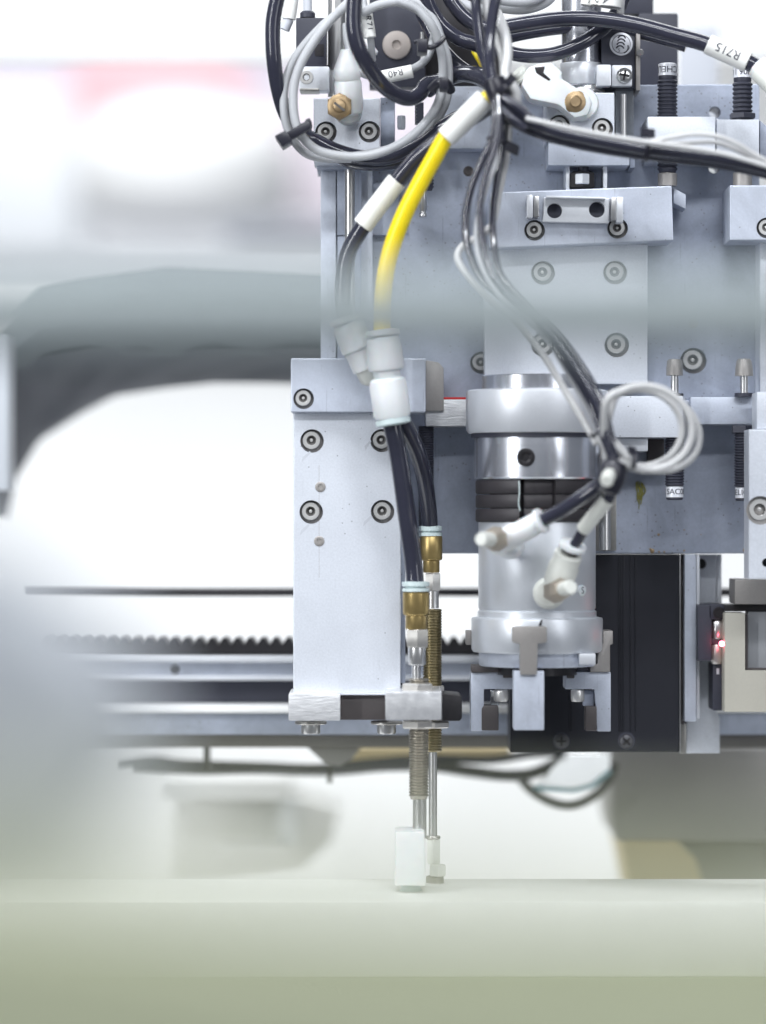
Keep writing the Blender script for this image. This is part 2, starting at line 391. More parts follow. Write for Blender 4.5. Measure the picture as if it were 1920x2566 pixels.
def band(p, axis, r, wdt, hd, label, head=(22, 15, 12), group='black cable ties on the tubes and cables', thick=2.2, sy=1.0, name='cable_tie'):
    """cable tie: strap ring round 'axis' at p, ratchet head towards hd"""
    t = thing(name, label, 'cable tie', p, group)
    kk = k(p[2]); c = W(*p); ax = axis.normalized(); w2 = wdt*kk/2; r *= kk; th = thick*kk
    bm = rev(None, c, ax, [(r, -w2), (r+th, -w2), (r+th, w2), (r, w2), (r, -w2)], 24, sy=sy)
    bmesh.ops.remove_doubles(bm, verts=bm.verts, dist=1e-7)
    put('strap', bm, 'tie', t)
    h = hd.normalized(); side = ax.cross(h).normalized()
    bm = bmesh.new(); bmesh.ops.create_cube(bm, size=1)
    mtx = Matrix((( *[0]*3, 0), (0,)*4, (0,)*4, (0, 0, 0, 1)))
    X, Yv, Z = h*head[0]*kk, side*head[2]*kk, ax*head[1]*kk
    for v in bm.verts:
        q = v.co; v.co = c+h*(r+th+head[0]*kk*0.35)+X*q.x+Yv*q.y+Z*q.z
    bmesh.ops.bevel(bm, geom=bm.edges[:], offset=2.5*kk, segments=2, affect='EDGES')
    put('ratchet_head', bm, 'tie', t)
    return t
UP = Vector((0, 0, 1)); RT = Vector((1, 0, 0))
# ------------------------------------------------------------------ far setting
YF_ = 3400
put('wall', prism([(-1600, -400), (2600, -400), (2600, 2600), (-1600, 2600)], 4000, 4060, 0), 'wall', kind='structure', smooth=None)
put('floor', prism([(-6000, 6500), (9000, 6500), (9000, 6540), (-6000, 6540)], 450, 4000, 0), 'bggrey', kind='structure', smooth=None)
put('top_lamp_housing', box(-700, -1500, 2700, 150, 470, 492, 6), 'bgwhite', label='overexposed white lamp housing along the top edge behind everything', cat='machine cover')  # plain white box standing in for a lit lamp housing
put('light_screen', box(-600, 730, 2700, 2330, 720, 740, 4), 'bgwhite', label='bright white screen seen under the grey hood and below the rail', cat='screen')
put('screen_return', box(1180, 0, 2700, 730, 715, 735, 4), 'bgwhite', label='bright white panel behind the mounting plate at upper right', cat='screen')
put('lilac_beam', box(-300, 60, 1200, 190, YF_, YF_+60, 4), 'bglilac', label='soft lilac beam under the white lamp housing at top left', cat='beam')
put('warning_board', box(180, 60, 600, 320, YF_-80, YF_-60, 4), 'bgpink', label='out-of-focus pink-red board hanging below the lilac beam', cat='sign board')
put('far_cabinet', box(-460, 260, 210, 800, YF_-60, YF_+80, 10), 'bgpale', label='pale out-of-focus cabinet at the left edge above the grey hood', cat='cabinet')
put('far_cover', box(540, 230, 1200, 540, YF_, YF_+90, 8), 'bgrose', label='soft mauve-grey machine cover right of the white dome', cat='machine cover')
o = vl(462, YF_-200, [(0, 262), (110, 270), (225, 305), (275, 375), (285, 450), (270, 540), (200, 575), (0, 578)], seg=40)
put('white_dome', o, 'bgwhite', label='round white dome glowing soft in the far upper left', cat='dome cover')
put('far_conveyor', box(560, 552, 1300, 596, 1700, 1800, 4), 'bggrey', label='blurred dark conveyor edge between the dome and the grey hood', cat='conveyor')
put('far_bench', box(-700, 620, 1300, 800, 1700, 1900, 6), 'bgpale', label='pale blue-grey bench top just above the grey hood', cat='bench')
# grey arched hood and what it leaves open
def arch(outer, inner, Yf, Yb):
    bm = bmesh.new()
    n = len(outer)
    rows = []
    for (ax_, ay), (bx_, by) in zip(outer, inner):
        ring = []
        for i in range(9):
            t_ = i/8
            x, y = ax_+(bx_-ax_)*t_, ay+(by-ay)*t_
            ring.append(bm.verts.new(W(x, y, Yf+(Yb-Yf)*0.25*(2*t_-1)**2)))
        for i in range(8, -1, -4):
            t_ = i/8
            p_ = W(ax_+(bx_-ax_)*t_, ay+(by-ay)*t_, Yf); p_.y = Yb/1000; ring.append(bm.verts.new(p_))
        rows.append(ring)
    m_ = len(rows[0])
    for A, B in zip(rows, rows[1:]):
        for i in range(m_):
            j = (i+1) % m_; bm.faces.new((A[i], B[i], B[j], A[j]))
    bm.faces.new(rows[0]); bm.faces.new(rows[-1][::-1])
    return bm
out_ = [(-40, 870), (20, 805), (97, 727), (203, 704), (300, 690), (416, 673), (600, 682), (804, 693), (1010, 700), (1200, 720)]
mid_ = [(-20, 1010), (25, 950), (110, 905), (225, 885), (330, 884), (440, 890), (600, 885), (804, 884), (1010, 890), (1200, 905)]
inn_ = [(-10, 1300), (15, 1195), (75, 1097), (180, 1030), (270, 983), (400, 962), (520, 948), (640, 948), (1010, 960), (1200, 985)]
t = thing('arched_hood', 'grey cloth-covered arched hood with a dark crumpled rim, behind the left arm', 'hood', (500, 1100, 260))
put('cover', arch(out_, mid_, 190, 290), 'hood', t)
bm = bmesh.new(); rows = []
NR = 60
def lerp_poly(P_, t_):
    q = t_*(len(P_)-1); i = min(int(q), len(P_)-2); f = q-i
    return (P_[i][0]+(P_[i+1][0]-P_[i][0])*f, P_[i][1]+(P_[i+1][1]-P_[i][1])*f)
for i in range(NR+1):
    a = lerp_poly(mid_, i/NR); b = lerp_poly(inn_, i/NR); row = []
    for j in range(7):
        f = j/6
        yy = 205+55*f+5*math.sin(i*0.45+j*0.9)*math.sin(i*0.21+1)+2*math.sin(i*0.8-j*0.7)
        row.append(bm.verts.new(W(a[0]+(b[0]-a[0])*f, a[1]-18+(b[1]-a[1]+18)*f, yy)))
    p_ = W(b[0], b[1], 260); p_.y = 0.31; row.append(bm.verts.new(p_))
    p_ = W(a[0], a[1], 205); p_.y = 0.31; row.append(bm.verts.new(p_)); rows.append(row)
for A, B in zip(rows, rows[1:]):
    for j in range(9):
        q = (j+1) % 9; bm.faces.new((A[j], B[j], B[q], A[q]))
bm.faces.new(rows[0]); bm.faces.new(rows[-1][::-1])
put('crumpled_rim', bm, 'darkcloth', t, smooth=80)
put('side_post', box(-60, 830, 20, 1230, 150, 180, 4), 'fggrey', label='pale grey post at the left edge before the hood', cat='post')
# ------------------------------------------------------------------ rails behind the machine
YR = 90
put('dark_shaft', al((60, 1484, YR+30), (2000, 1484, YR+30), [(10.5, 0), (10.5, 1)]), 'blackmetal', label='thin dark horizontal shaft across the white opening', cat='shaft')
bm = bmesh.new(); pts = [(100, 1640)]
x = 100
while x < 2000:
    pts += [(x, 1616), (x+9, 1599), (x+21, 1599), (x+30, 1616)]; x += 32
pts.append((x, 1640))
prism(pts, YR, YR+25, 0, bm)
put('gear_rack', bm, 'blackmetal', label='dark toothed gear rack lying along the aluminium rail', cat='gear rack', smooth=None)
t = thing('linear_rail', 'long aluminium rail with a dark slot running behind the machine head', 'rail', (960, 1841, YR))
put('rail_ledge', box(90, 1643, 2000, 1660, YR-3, YR+45, 3), 'satin', t)
put('rail_web', box(90, 1661, 2000, 1694, YR+6, YR+45, 1), 'alu2', t)
put('rail_lip', box(90, 1694, 2000, 1705, YR-1, YR+45, 3), 'satin', t)
put('dark_slot', box(90, 1705.5, 2000, 1770, YR+10, YR+45, 0), 'black', t)
put('bright_edge', box(90, 1769, 2000, 1787, YR-14, YR+45, 5), 'bgwhite', t)
put('lower_face', box(90, 1788, 2000, 1841, YR-8, YR+45, 1), 'plate', t)
put('oil_spot', fl(437, 1678, YR+5.5, [(12, 0), (9, 0.8), (0, 1)]), 'blackmetal', t)
put('under_beam', box(60, 1842, 2000, 1874, YR+20, YR+120, 2), 'bgbrown', label='brown-grey beam under the aluminium rail', cat='beam')
put('hanger_bracket', prism([(770, 1874), (905, 1874), (880, 1905), (850, 1922), (812, 1912)], YR+30, YR+60, 4), 'bgmid', label='dark rounded bracket hanging below the beam left of the plungers', cat='bracket')
put('warm_tray', box(860, 1876, 1280, 1912, YR+150, YR+260, 4), 'bgyellow', label='warm beige tray edge glimpsed under the rail beam', cat='tray')
CB = 'black cables slung under the rail'
put('slung_cable', tube([(290, 1915, 220), (380, 1906, 215), (440, 1914, 212), (520, 1918, 210), (650, 1922, 208), (800, 1926, 205), (930, 1912, 205), (1080, 1902, 205), (1230, 1905, 205), (1330, 1890, 205), (1420, 1885, 205)], 11), 'black', label='upper black cable sagging in waves under the rail beam', cat='cable', group=CB)
put('slung_cable', tube([(330, 1921, 220), (430, 1927, 214), (520, 1930, 212), (640, 1928, 210), (820, 1932, 208), (960, 1921, 208), (1080, 1921, 208), (1180, 1935, 206), (1270, 1945, 206), (1340, 1938, 206), (1420, 1900, 206)], 15), 'black', label='thicker lower black cable slung under the rail beam', cat='cable', group=CB)
put('looped_cable', tube([(1290, 1935, 210), (1335, 1985, 208), (1390, 2015, 206), (1440, 2019, 206), (1490, 1995, 206), (1525, 1955, 208), (1540, 1915, 210)], 12), 'black', label='black cable hanging in a loop under the black motor slab', cat='cable', group=CB)
put('hanging_cable_clip', box(509, 1872, 524, 1935, 138, 150, 3), 'blackmetal', label='dark clip holding the slung cable left of the arm', cat='clip')
put('hanging_cable_hook', box(820, 1920, 832, 1965, 138, 146, 3), 'blackmetal', label='small dark hook hanging from the slung cable near the plungers', cat='hook')
t = thing('round_mirror', 'white round mirror with a pale cyan edge inside the cable loop', 'mirror', (1430, 1975, 175))
put('glass', prism([(1350, 1975), (1385, 1925), (1420, 1890), (1530, 1890), (1530, 1930), (1480, 1968), (1440, 1978)], 180, 190, 3), 'clear', t)
put('edge', prism([(1340, 1982), (1345, 1972), (1440, 1979), (1482, 1968), (1530, 1928), (1533, 1938), (1488, 1976), (1440, 1988)], 174, 186, 1), 'bgcyan', t)
put('grey_gearbox', prism([(1532, 1872), (2060, 1872), (2060, 2112), (1545, 2112), (1534, 2060)], 230, 330, 8), 'bgmid', label='big brown-grey box in the background at the right edge', cat='machine box')
put('grey_gearbox_step', prism([(1700, 2112), (2060, 2112), (2060, 2300), (1790, 2300)], 260, 330, 8), 'bgmid', label='soft grey lower step beneath the big brown-grey box', cat='machine box')
put('yellow_tray', prism([(1560, 2112), (1700, 2112), (1745, 2160), (1775, 2270), (1590, 2270)], 225, 330, 6), 'bgyellow', label='straw-yellow blurred block under the brown-grey box', cat='block')
t = thing('blurred_feeder', 'pale lilac blurred feeder box standing behind the left arm', 'feeder', (560, 2200, 420))
put('top_face', box(400, 1960, 720, 2010, 420, 560, 8), 'bgwhite', t)
put('body', prism([(430, 2012), (760, 2012), (850, 2040), (830, 2120), (760, 2190), (560, 2215), (430, 2215)], 470, 560, 10), 'bgfaint', t)
put('ledge', box(545, 2125, 735, 2140, 440, 470, 3), 'bgwhite', t)
put('end_face', box(700, 2015, 745, 2125, 440, 470, 6), 'bgpale', t)
# ------------------------------------------------------------------ bench at the bottom and soft things in front of the focus
t = thing('work_board', 'pale green work board under the suction cups', 'board', (960, 2460, -60))
put('board_top', box(-700, 2256, 2600, 2447, -72, 12, 14), 'board', t)
put('board_base', box(-700, 2449, 2600, 2900, -76, 12, 3), 'boardbase', t)
put('front_ledge', prism([(-2400, 1960), (100, 2105), (700, 2200), (1300, 2245), (4300, 2345), (4300, 3900), (-2400, 3900)], -1190, -1178, 8), 'fgolive', label='olive-grey ledge far out of focus along the bottom', cat='ledge')
put('left_housing', prism([(-900, 1330), (-90, 1350), (30, 1480), (195, 1580), (290, 1690), (325, 1800), (320, 1960), (220, 2090), (-900, 2130)], -1000, -930, 12), 'fggrey', label='blue-grey out-of-focus housing at the lower left edge', cat='housing')
put('guard_rail', al((-1600, 789, -760), (3600, 789, -760), [(98, 0), (98, 1)], seg=32), 'rail', label='grey-green guard rail out of focus across the whole picture', cat='rail')
# ------------------------------------------------------------------ mounting plate and what is bolted flat on it
mp = put('mounting_plate', prism([(804, 424), (1100, 424), (1100, 216), (1904, 210), (1904, 1387), (804, 1387)], 25, 48, 3), 'plate', label='big blue-grey aluminium mounting plate behind the whole head', cat='mounting plate', smooth=None)
drill(mp, [(1792, 281, 15, 40, 25), (1790, 420, 14, 40, 25)])
bored(mp, [(1738, 903, 33), (1206, 908, 28)], 25)
pin(mp, 1174, 429, 25, 13, 'brownmetal', 'set_screw'); pin(mp, 1738, 809, 25, 12, 'greymetal', 'set_screw')
put('upper_ledge', box(794, 396, 1100, 424, 14, 48, 2), 'plate', mp)
put('edge_strip', box(804, 425, 842, 1387, 20, 26, 1), 'alu2', mp)
put('panel', box(845, 425, 1000, 589, 20, 26, 1), 'plate', mp)
put('panel', box(845, 592, 905, 1000, 21, 26, 1), 'plate', mp)
put('upper_block', box(1110, 216, 1250, 372, 10, 26, 2), 'alu2', mp)
put('edge_bar', box(905, 425, 934, 900, 15, 22, 3), 'alu2', mp)
gs = put('guide_shaft', vl(877, 10, [(11, 424), (13, 426), (13, 905), (11, 907)]), 'steel', label='bright upright guide shaft beside the left edge of the plate', cat='shaft')
t = thing('spring_plunger', 'small spring plunger pointing down behind the yellow tube', 'plunger', (1060, 540, 5))
put('threaded_body', thread(1064, 5, 24, 400, 477, 8), 'black', t)
put('tip', vl(1060, 5, [(10, 470), (10, 525), (7, 529), (7, 532), (10, 536), (10, 541), (7, 544)]), 'steel', t)
# rust and grease
for i, (x, y, r) in enumerate([(1635, 1381, 6), (1652, 1383, 3), (1665, 1383, 2.5), (1651, 1340, 3.5), (1715, 1328, 2), (1715, 1380, 2.5), (1867, 1379, 5), (1630, 1376, 3), (1757, 1340, 1.5)]):
    put('rust_spot', fl(x, y, 25, [(r, 0), (r*0.7, 0.6), (0, 0.8)], seg=9), 'red' if 0 else 'screwbrass', mp)
bm = bmesh.new()
for i in range(16):
    x = 1588+random.uniform(-8, 24); y = 1206+random.uniform(0, 8)
    L = random.uniform(25, 70)
    tube([(x, y, 24.6), (x+random.uniform(0, 8), y+L*0.5, 24.2), (1606+random.uniform(-10, 4), y+L, 24.6)], 1.1, bm, 5, 4)
M['grease'] = mat('yellow_green_grease', (0.28, 0.27, 0.08), 0.0, 0.35)
put('grease_smear', bm, 'grease', mp)
# ------------------------------------------------------------------ slide carriage, stop bars
sp = put('slide_plate', box(1215, 612, 1623, 962, 4, 24, 2.5), 'alu', label='pale slide plate with four screws above the gripper', cat='slide plate', smooth=None)
bored(sp, [(1361, 684, 30), (1542, 683, 30), (1361, 863, 30), (1546, 864, 31)], 4)
t = thing('stop_bar', 'wide stop bar with a small two-hole bracket above the slide plate', 'stop bar', (1457, 622, 0))
sb = put('bar', prism([(1228, 482), (1684, 465), (1688, 602), (1225, 622)], -10, 20, 3), 'alu2', t, smooth=None)
bored(sb, [(1340, 577, 26), (1548, 572, 26)], -10)
br = put('bracket_plate', prism([(1364, 494), (1528, 497), (1526, 560), (1360, 556)], -14, -10.2, 2), 'satin', t, smooth=None)
drill(br, [(1390, 528, 19, 10, -14), (1496, 525, 20, 10, -14)])
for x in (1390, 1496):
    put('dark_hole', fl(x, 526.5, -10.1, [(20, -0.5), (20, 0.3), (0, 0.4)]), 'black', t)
put('bracket_lip', prism([(1369, 490), (1518, 494), (1518, 499), (1369, 495)], -20, -10.3, 1), 'satin', t)
put('clip', box(1321, 488, 1336, 545, -19, -10.3, 2), 'satin', t); put('clip', box(1338, 491, 1351, 543, -16, -10.4, 2), 'steel', t)
put('clip', box(1532, 494, 1545, 552, -18, -10.3, 2), 'steel', t); put('clip', box(1546, 493, 1562, 557, -21, -10.4, 2), 'satin', t)
put('sensor_flag', prism([(1688, 471), (1719, 487), (1719, 524), (1688, 508)], 5, 22, 2), 'alu2', t)
t = thing('right_stop_bar', 'short stop bar at the right edge over a pale plate', 'stop bar', (1900, 602, 0))
rb = put('bar', box(1829, 464, 2080, 602, -10, 20, 3), 'alu2', t, smooth=None)
bored(rb, [(1922, 571, 26)], -10)
put('carriage_plate', box(1905, 603, 2080, 985, 4, 24, 2), 'alu', t)
# ------------------------------------------------------------------ shock absorbers
SA = 'black threaded shock absorbers'
def absorber(cx, Y, r, y0, y1, label, pitch, lab, txt, flip, nut=None, rest=(), shift=0.0):
    t = thing('shock_absorber', label, 'shock absorber', (cx, max(y0, y1), Y), SA)
    put('threaded_body', thread(cx, Y, r, y0, y1, pitch, 0.14), 'black', t)
    a, b = lab
    g = r*0.90
    lb = put('label_band', vl(cx, Y, [(g*0.85, a), (g, a+2), (g, b), (g*0.9, b+1)]), 'silverlabel', t)
    if flip: put('neck', vl(cx, Y, [(g*0.97, b), (g*0.97, y0-3), (r*0.8, y0+2)]), 'black', t)
    else: put('end_cap', vl(cx, Y, [(g*0.95, b), (g*0.95, b+5), (g*0.8, b+7)]), 'black', t)
    lettering(lb, txt, (b-a)*0.74, (cx, (a+b)/2, Y), -RT if flip else RT, -UP if flip else UP, g, 'h', shift, lift=1.035)
    if nut: put('lock_nut', vl(cx, Y, [(nut[2]*0.93, nut[0], True), (nut[2], nut[0]+2, True), (nut[2], nut[1]-2, True), (nut[2]*0.93, nut[1], True)], seg=36), 'black', t)
    for nm, m, prof in rest: put(nm, vl(cx, Y, prof), m, t)
    return t
absorber(1673, 2, 25.5, 200, 432, 'shock absorber with upside-down label, left one of the upper two', 9.5, (159, 190), 'CHELIC', True, None,
         [('rod', 'steel', [(7, 430), (7, 436)]), ('striker', 'greymetal', [(22, 434), (24, 436), (24, 466)])], 0.45)
absorber(1861, 2, 25.5, 206, 429, 'shock absorber with a nut on the bracket, right one of the upper two', 11, (166, 195), 'SAC0806 | C', True, (284, 298, 35),
         [('rod', 'steel', [(7, 427), (7, 434)]), ('striker', 'greymetal', [(22, 432), (24, 434), (24, 466)])], -0.6)
t = absorber(1691, 0, 24.5, 1070, 1219, 'shock absorber below the crossbar, beside the cable coil', 7, (1219, 1246), 'C SAC0806', False, None,
         [('rod', 'steel', [(10, 940), (10, 992)]), ('bumper', 'greymetal', [(15, 900), (19, 905), (21, 922), (21, 941)]), ('flange', 'black', [(22, 986), (22, 993)])], 0.2)
absorber(1865, 0, 25, 1066, 1221, 'shock absorber below the crossbar, half behind the right arm plate', 7, (1221, 1248), 'CHELIC', False, (1066, 1086, 34),
         [('rod', 'steel', [(10, 941), (10, 986)]), ('bumper', 'greymetal', [(15, 899), (19, 904), (22, 924), (23, 942)]), ('flange', 'black', [(24, 985), (24, 994)])], -1.1)
t = thing('absorber_bracket', 'stepped bracket block carrying the upper shock absorbers', 'bracket', (1760, 398, 0))
put('block', box(1623, 292, 1793, 398, -8, 24, 2.5), 'alu', t); put('block', prism([(1796, 296), (1802, 299), (1903, 299), (1903, 398), (1796, 398)], -3, 24, 2.5), 'alu', t)
put('side_cheek', prism([(1905, 301), (1921, 316), (1940, 340), (1940, 398), (1905, 398)], 2, 24, 2), 'plate', t)
# crossbar
t = thing('crossbar', 'aluminium crossbar behind the gripper carrying the lower shock absorbers', 'crossbar', (1400, 1096, 0))
put('bar', box(1067, 1001, 1480, 1068, 2, 24, 2.5), 'milled', t); put('bar', box(1730, 995, 1897, 1063, 2, 24, 2.5), 'alu2', t)
put('clamp_block', box(1478, 992, 1712, 1096, -10, 24, 3), 'alu', t)
put('clamp_lip', box(1548, 1098, 1624, 1131, -4, 20, 3), 'satin', t)
put('end_piece', box(1712, 1003, 1730, 1022, 5, 20, 2), 'alu2', t)
put('red_line', box(1098, 995, 1168, 1000.5, 4, 20, 1), 'red', t)
put('dark_strip', box(1490, 1100, 1545, 1380, 14, 25, 2), 'darksteel', t)
put('dark_strip', box(1625, 1100, 1665, 1180, 14, 25, 2), 'brownmetal', t)  # dark strip standing in for the shaded plate in this gap
put('guide_column', vl(1516, -2, [(14, 1140), (14, 1378)]), 'steel', label='bright upright guide column right of the gripper body', cat='column')
put('guide_screw', thread(1068, 8, 20, 1068, 1330, 6, 0.1), 'black', label='black lead screw half hidden behind the black tubes', cat='lead screw')
# ------------------------------------------------------------------ left arm
t = thing('plunger_carrier', 'pale left arm plate with screws, top block and foot', 'arm', (870, 1806, -6))
tb = put('top_block', box(729, 898, 1067, 1033, -22, 12, 3), 'alu2', t, smooth=None)
bored(tb, [(761, 999, 26)], -22)
ap = put('arm_plate', box(735, 1034, 1004, 1737, -16, 2, 2.5), 'alu', t, smooth=None)
bored(ap, [(782, 1105, 29.5), (957, 1104, 29), (780, 1283, 29.5), (959, 1282, 29.5)], -16)
for x, y in ((803, 1220), (800, 1356)): pin(t, x, y, -16, 13)
bm = box(799.5, 1165, 800.1, 1448, -16.03, -15.9, 0); put('scribed_line', bm, 'greymetal', t)
for x, y, a in ((768, 1138, 1), (764, 1321, 1), (922, 1299, 1), (924, 1110, .6)):
    put('oil_run', prism([(x+8*a, y-8), (x+12*a, y-4), (x-4, y+12), (x-12*a, y+20), (x-10, y+8)], -16.05, -15.9, 0), 'bggrey', t)
put('side_strip', box(1004.5, 1033, 1016, 1712, -8, 4, 1.5), 'plate', t)
put('rear_block', prism([(1067, 902), (1100, 908), (1112, 922), (1112, 1030), (1067, 1030)], 0, 22, 3), 'greymetal', t)
f = put('foot_end', box(723, 1738, 853, 1806, -26, 14, 4), 'milled', t)
put('foot_bridge', box(853, 1742, 969, 1804, -16, 14, 2), 'brownmetal', t)  # dark colour stands in for the silver foot reflecting a dark room
put('foot_bridge_edge', box(853, 1737.6, 969, 1742, -19, 14, 1), 'alu', t)
put('foot_head', box(966, 1733, 1107, 1805, -44, 10, 4), 'rough_alu', t)
put('foot_tail', prism([(1107, 1738), (1152, 1742), (1158, 1748), (1158, 1800), (1152, 1807), (1107, 1807)], -18, 10, 3), 'blackmetal', t)  # also silver foot, its dark reflection put into the colour
for x in (779, 969):
    s = put('screw', vl(x, -8, [(24, 1816), (24, 1834), (22, 1839), (13, 1839), (12, 1832), (0, 1831)]), 'steel', t)
    put('washer', vl(x, -8, [(38, 1807), (40, 1809), (40, 1813), (38, 1815)]), 'darksteel', s)
# ------------------------------------------------------------------ vacuum plungers
VP = 'vacuum plungers on the left arm'
t = thing('vacuum_plunger', 'front vacuum plunger with a white square cup holder', 'vacuum plunger', (1048, 2232, -32), VP)
Y = -32
ft = put('tube_fitting', vl(1043, Y, [(30, 1483), (33.5, 1486), (33.5, 1536), (31, 1541), (27, 1543), (27, 1574), (25, 1577)]), 'brass', t)
put('release_ring', vl(1042, Y, [(25, 1457), (34, 1458), (34.5, 1464), (34, 1469), (26, 1470), (26, 1473), (34, 1474), (34, 1482)]), 'teal', ft)
put('hex_nipple', vl(1046, Y, [(28, 1577, True), (30.5, 1580, True), (30.5, 1618, True), (28, 1622, True)], seg=36), 'nickel', t)
put('nipple_neck', vl(1045, Y, [(22, 1622), (22.5, 1626), (22.5, 1663), (20, 1667)]), 'steel', t)
put('stem', vl(1043, Y, [(11, 1666), (11, 1712)]), 'steel', t)
put('threaded_sleeve', thread(1050, Y, 25.5, 1700, 2002, 7.6, 0.13), 'threadnickel', t)
put('lock_nut', vl(1046, Y, [(38, 1712, True), (43, 1716, True), (43, 1729, True), (39, 1733, True)], seg=36), 'nickel', t)
put('lock_nut', vl(1046, Y, [(39, 1805.5, True), (43, 1809, True), (43, 1821, True), (38, 1825, True)], seg=36), 'nickel', t)
put('rod', vl(1052, Y, [(17, 2000), (17, 2100)]), 'steel', t)
cp = put('cup_holder', prism([(991, 2084), (1065, 2084), (1067, 2220), (989, 2218)], -46, -22, 5), 'white', t)
put('suction_cup', vl(1030, -34, [(24, 2218), (24, 2224), (30, 2231)]), 'teal', cp)
t = thing('vacuum_plunger', 'rear vacuum plunger with a grey nut-shaped tip and brass thread', 'vacuum plunger', (1086, 2236, -4), VP)
Y = -4
ft = put('tube_fitting', vl(1081, Y, [(26, 1343), (28, 1346), (28, 1400), (26, 1403), (21, 1405), (21, 1432), (19, 1435)]), 'brass', t)
put('release_ring', vl(1079, Y, [(22, 1317), (29, 1319), (29, 1330), (22, 1331), (22, 1334), (28.5, 1335), (28.5, 1343)]), 'teal', ft)
put('hex_nipple', vl(1085, Y, [(19, 1436, True), (21.5, 1439, True), (21.5, 1477, True), (19, 1481, True)], seg=36), 'nickel', t)
put('nipple_neck', vl(1085, Y, [(15, 1481), (15, 1524)]), 'steel', t)
put('threaded_sleeve', thread(1084, Y, 24, 1526, 1884, 7.0, 0.1), 'oldbrass', t)
put('lock_nut', vl(1086, Y, [(28, 1718, True), (31, 1721, True), (31, 1731, True), (28, 1734, True)], seg=36), 'nickel', t)
put('lock_nut', vl(1090, Y, [(36, 1807, True), (40, 1810, True), (40, 1821, True), (36, 1824, True)], seg=36), 'nickel', t)
put('rod', vl(1085, Y, [(10.5, 1880), (10.5, 2100)]), 'steel', t)
put('tip_collar', vl(1086, Y, [(17, 2095), (18, 2097), (18, 2101), (15, 2104)]), 'nickel', t)
put('tip_body', vl(1087, Y, [(16, 2102, True), (18.5, 2106, True), (18.5, 2160, True), (16, 2165, True)], seg=36), 'dirtywhite', t)
put('tip_nut', vl(1097, Y-4, [(21, 2167, True), (23, 2170, True), (23, 2191, True), (21, 2195, True)], seg=36), 'dirtywhite', t)
put('suction_cup', vl(1090, Y, [(16, 2194), (22, 2197), (23, 2216), (26, 2222), (36, 2232), (50, 2238)]), 'greymetal', t)
# ------------------------------------------------------------------ gripper
YG = -14
t = thing('three_jaw_gripper', 'round three-jaw air gripper with a polished collar, hung from the slide plate', 'gripper', (1346, 1831, YG))
gx = 1346
put('hub', vl(gx, YG, [(138, 942), (140, 944), (140, 984)], seg=64), 'turned', t)
put('flange_ring', vl(gx, YG, [(170, 978), (177, 981), (178, 986), (178, 1078), (172, 1086), (150, 1087)], seg=72), 'satin', t)
put('dark_gap', vl(gx, YG, [(165, 1085), (165, 1097)], seg=48), 'black', t)
cl = put('collar', vl(gx, YG, [(152, 1094), (158, 1097), (158.5, 1100), (158.5, 1197), (155, 1201), (140, 1202)], seg=72), 'turned', t)
s = put('set_screw', fl(1318, 1146, YG-27.0, [(22, -3), (23, 0.3), (21, 0.9), (12, 1.0), (11, -0.2, True), (10, -1.5, True), (0, -1.6)], seg=36), 'blackmetal', cl)
put('core', vl(gx, YG, [(118, 1200), (118, 1310)], seg=48), 'black', t)
for i, (a, b) in enumerate(((1203, 1238), (1240, 1273), (1275, 1308))):
    for a0, a1, r in ((-100, -19, 154), (-16.5, 14, 136), (15, 100, 154)):
        # angles from the camera side
        kk = k(YG); o = W(gx, CY, YG)
        bm = rev(None, o, Vector((0, 0, -1)), [(60*kk, (a-CY)*kk), ((r-3)*kk, (a-CY)*kk), (r*kk, (a+4-CY)*kk), (r*kk, (b-4-CY)*kk), ((r-3)*kk, (b-CY)*kk), (60*kk, (b-CY)*kk)], 20, R(-a1), R(-a0), ref=Vector((0, -1, 0)))
        put('damper_segment', bm, 'discblack', t)
put('wire_wisp', tube([(1301, 1205, -43), (1302, 1235, -44), (1300, 1262, -43.5), (1304, 1280, -43)], 1.6, None, 6), 'teal', t)
put('body', vl(gx, YG, [(140, 1304), (146, 1307), (147, 1311), (147, 1522), (144, 1528), (149, 1532), (149, 1548)], seg=72), 'blast', t)
put('jaw_housing', vl(gx, YG, [(150, 1545), (163, 1548), (164.5, 1552), (164.5, 1626), (160, 1633), (140, 1634)], seg=72), 'blast', t)
put('lower_plate', vl(gx, YG, [(146, 1634), (146, 1664), (143, 1668)], seg=64), 'alu2', t)
put('lower_core', vl(gx, YG, [(100, 1666), (100, 1690)], seg=48), 'blackmetal', t)
put('corner_block', box(1452, 1638, 1493, 1666, -38, -10, 3), 'satin', t)
# jaws
YJ = -43.5
j = put('jaw', prism([(1288, 1682), (1364, 1682), (1364, 1830), (1288, 1830)], YJ-1, YJ+16, 3), 'alu2', t)
put('jaw_slide', prism([(1284, 1573), (1290, 1570), (1366, 1570), (1371, 1573), (1371, 1608), (1366, 1611), (1348, 1613), (1346, 1691), (1304, 1691), (1303, 1613), (1288, 1611), (1284, 1608)], YJ-3, YJ+16, 2), 'greymetal', j)
put('slot_mark', prism([(1350, 1568), (1355, 1555), (1360, 1553), (1357, 1568)], YJ+1.0, YJ+4, 1), 'blackmetal', j)
YS = -10
j = put('jaw', prism([(1180, 1686), (1252, 1684), (1290, 1700), (1290, 1727), (1213, 1727), (1213, 1832), (1180, 1832)], YS-6, YS+14, 2.5), 'alu2', t)
put('jaw_slide', box(1182, 1668, 1250, 1685, YS-8, YS+10, 2), 'brownmetal', j); put('jaw_slide', box(1168, 1581, 1184, 1616, YS-4, YS+8, 2), 'greymetal', j)
put('jaw_key', box(1261, 1674, 1287, 1699, YS-7, YS, 2), 'brownmetal', j)
put('screw', vl(1256, YS-2, [(15, 1728), (17, 1731), (18, 1735), (18, 1754), (15, 1758)]), 'screwsteel', j)
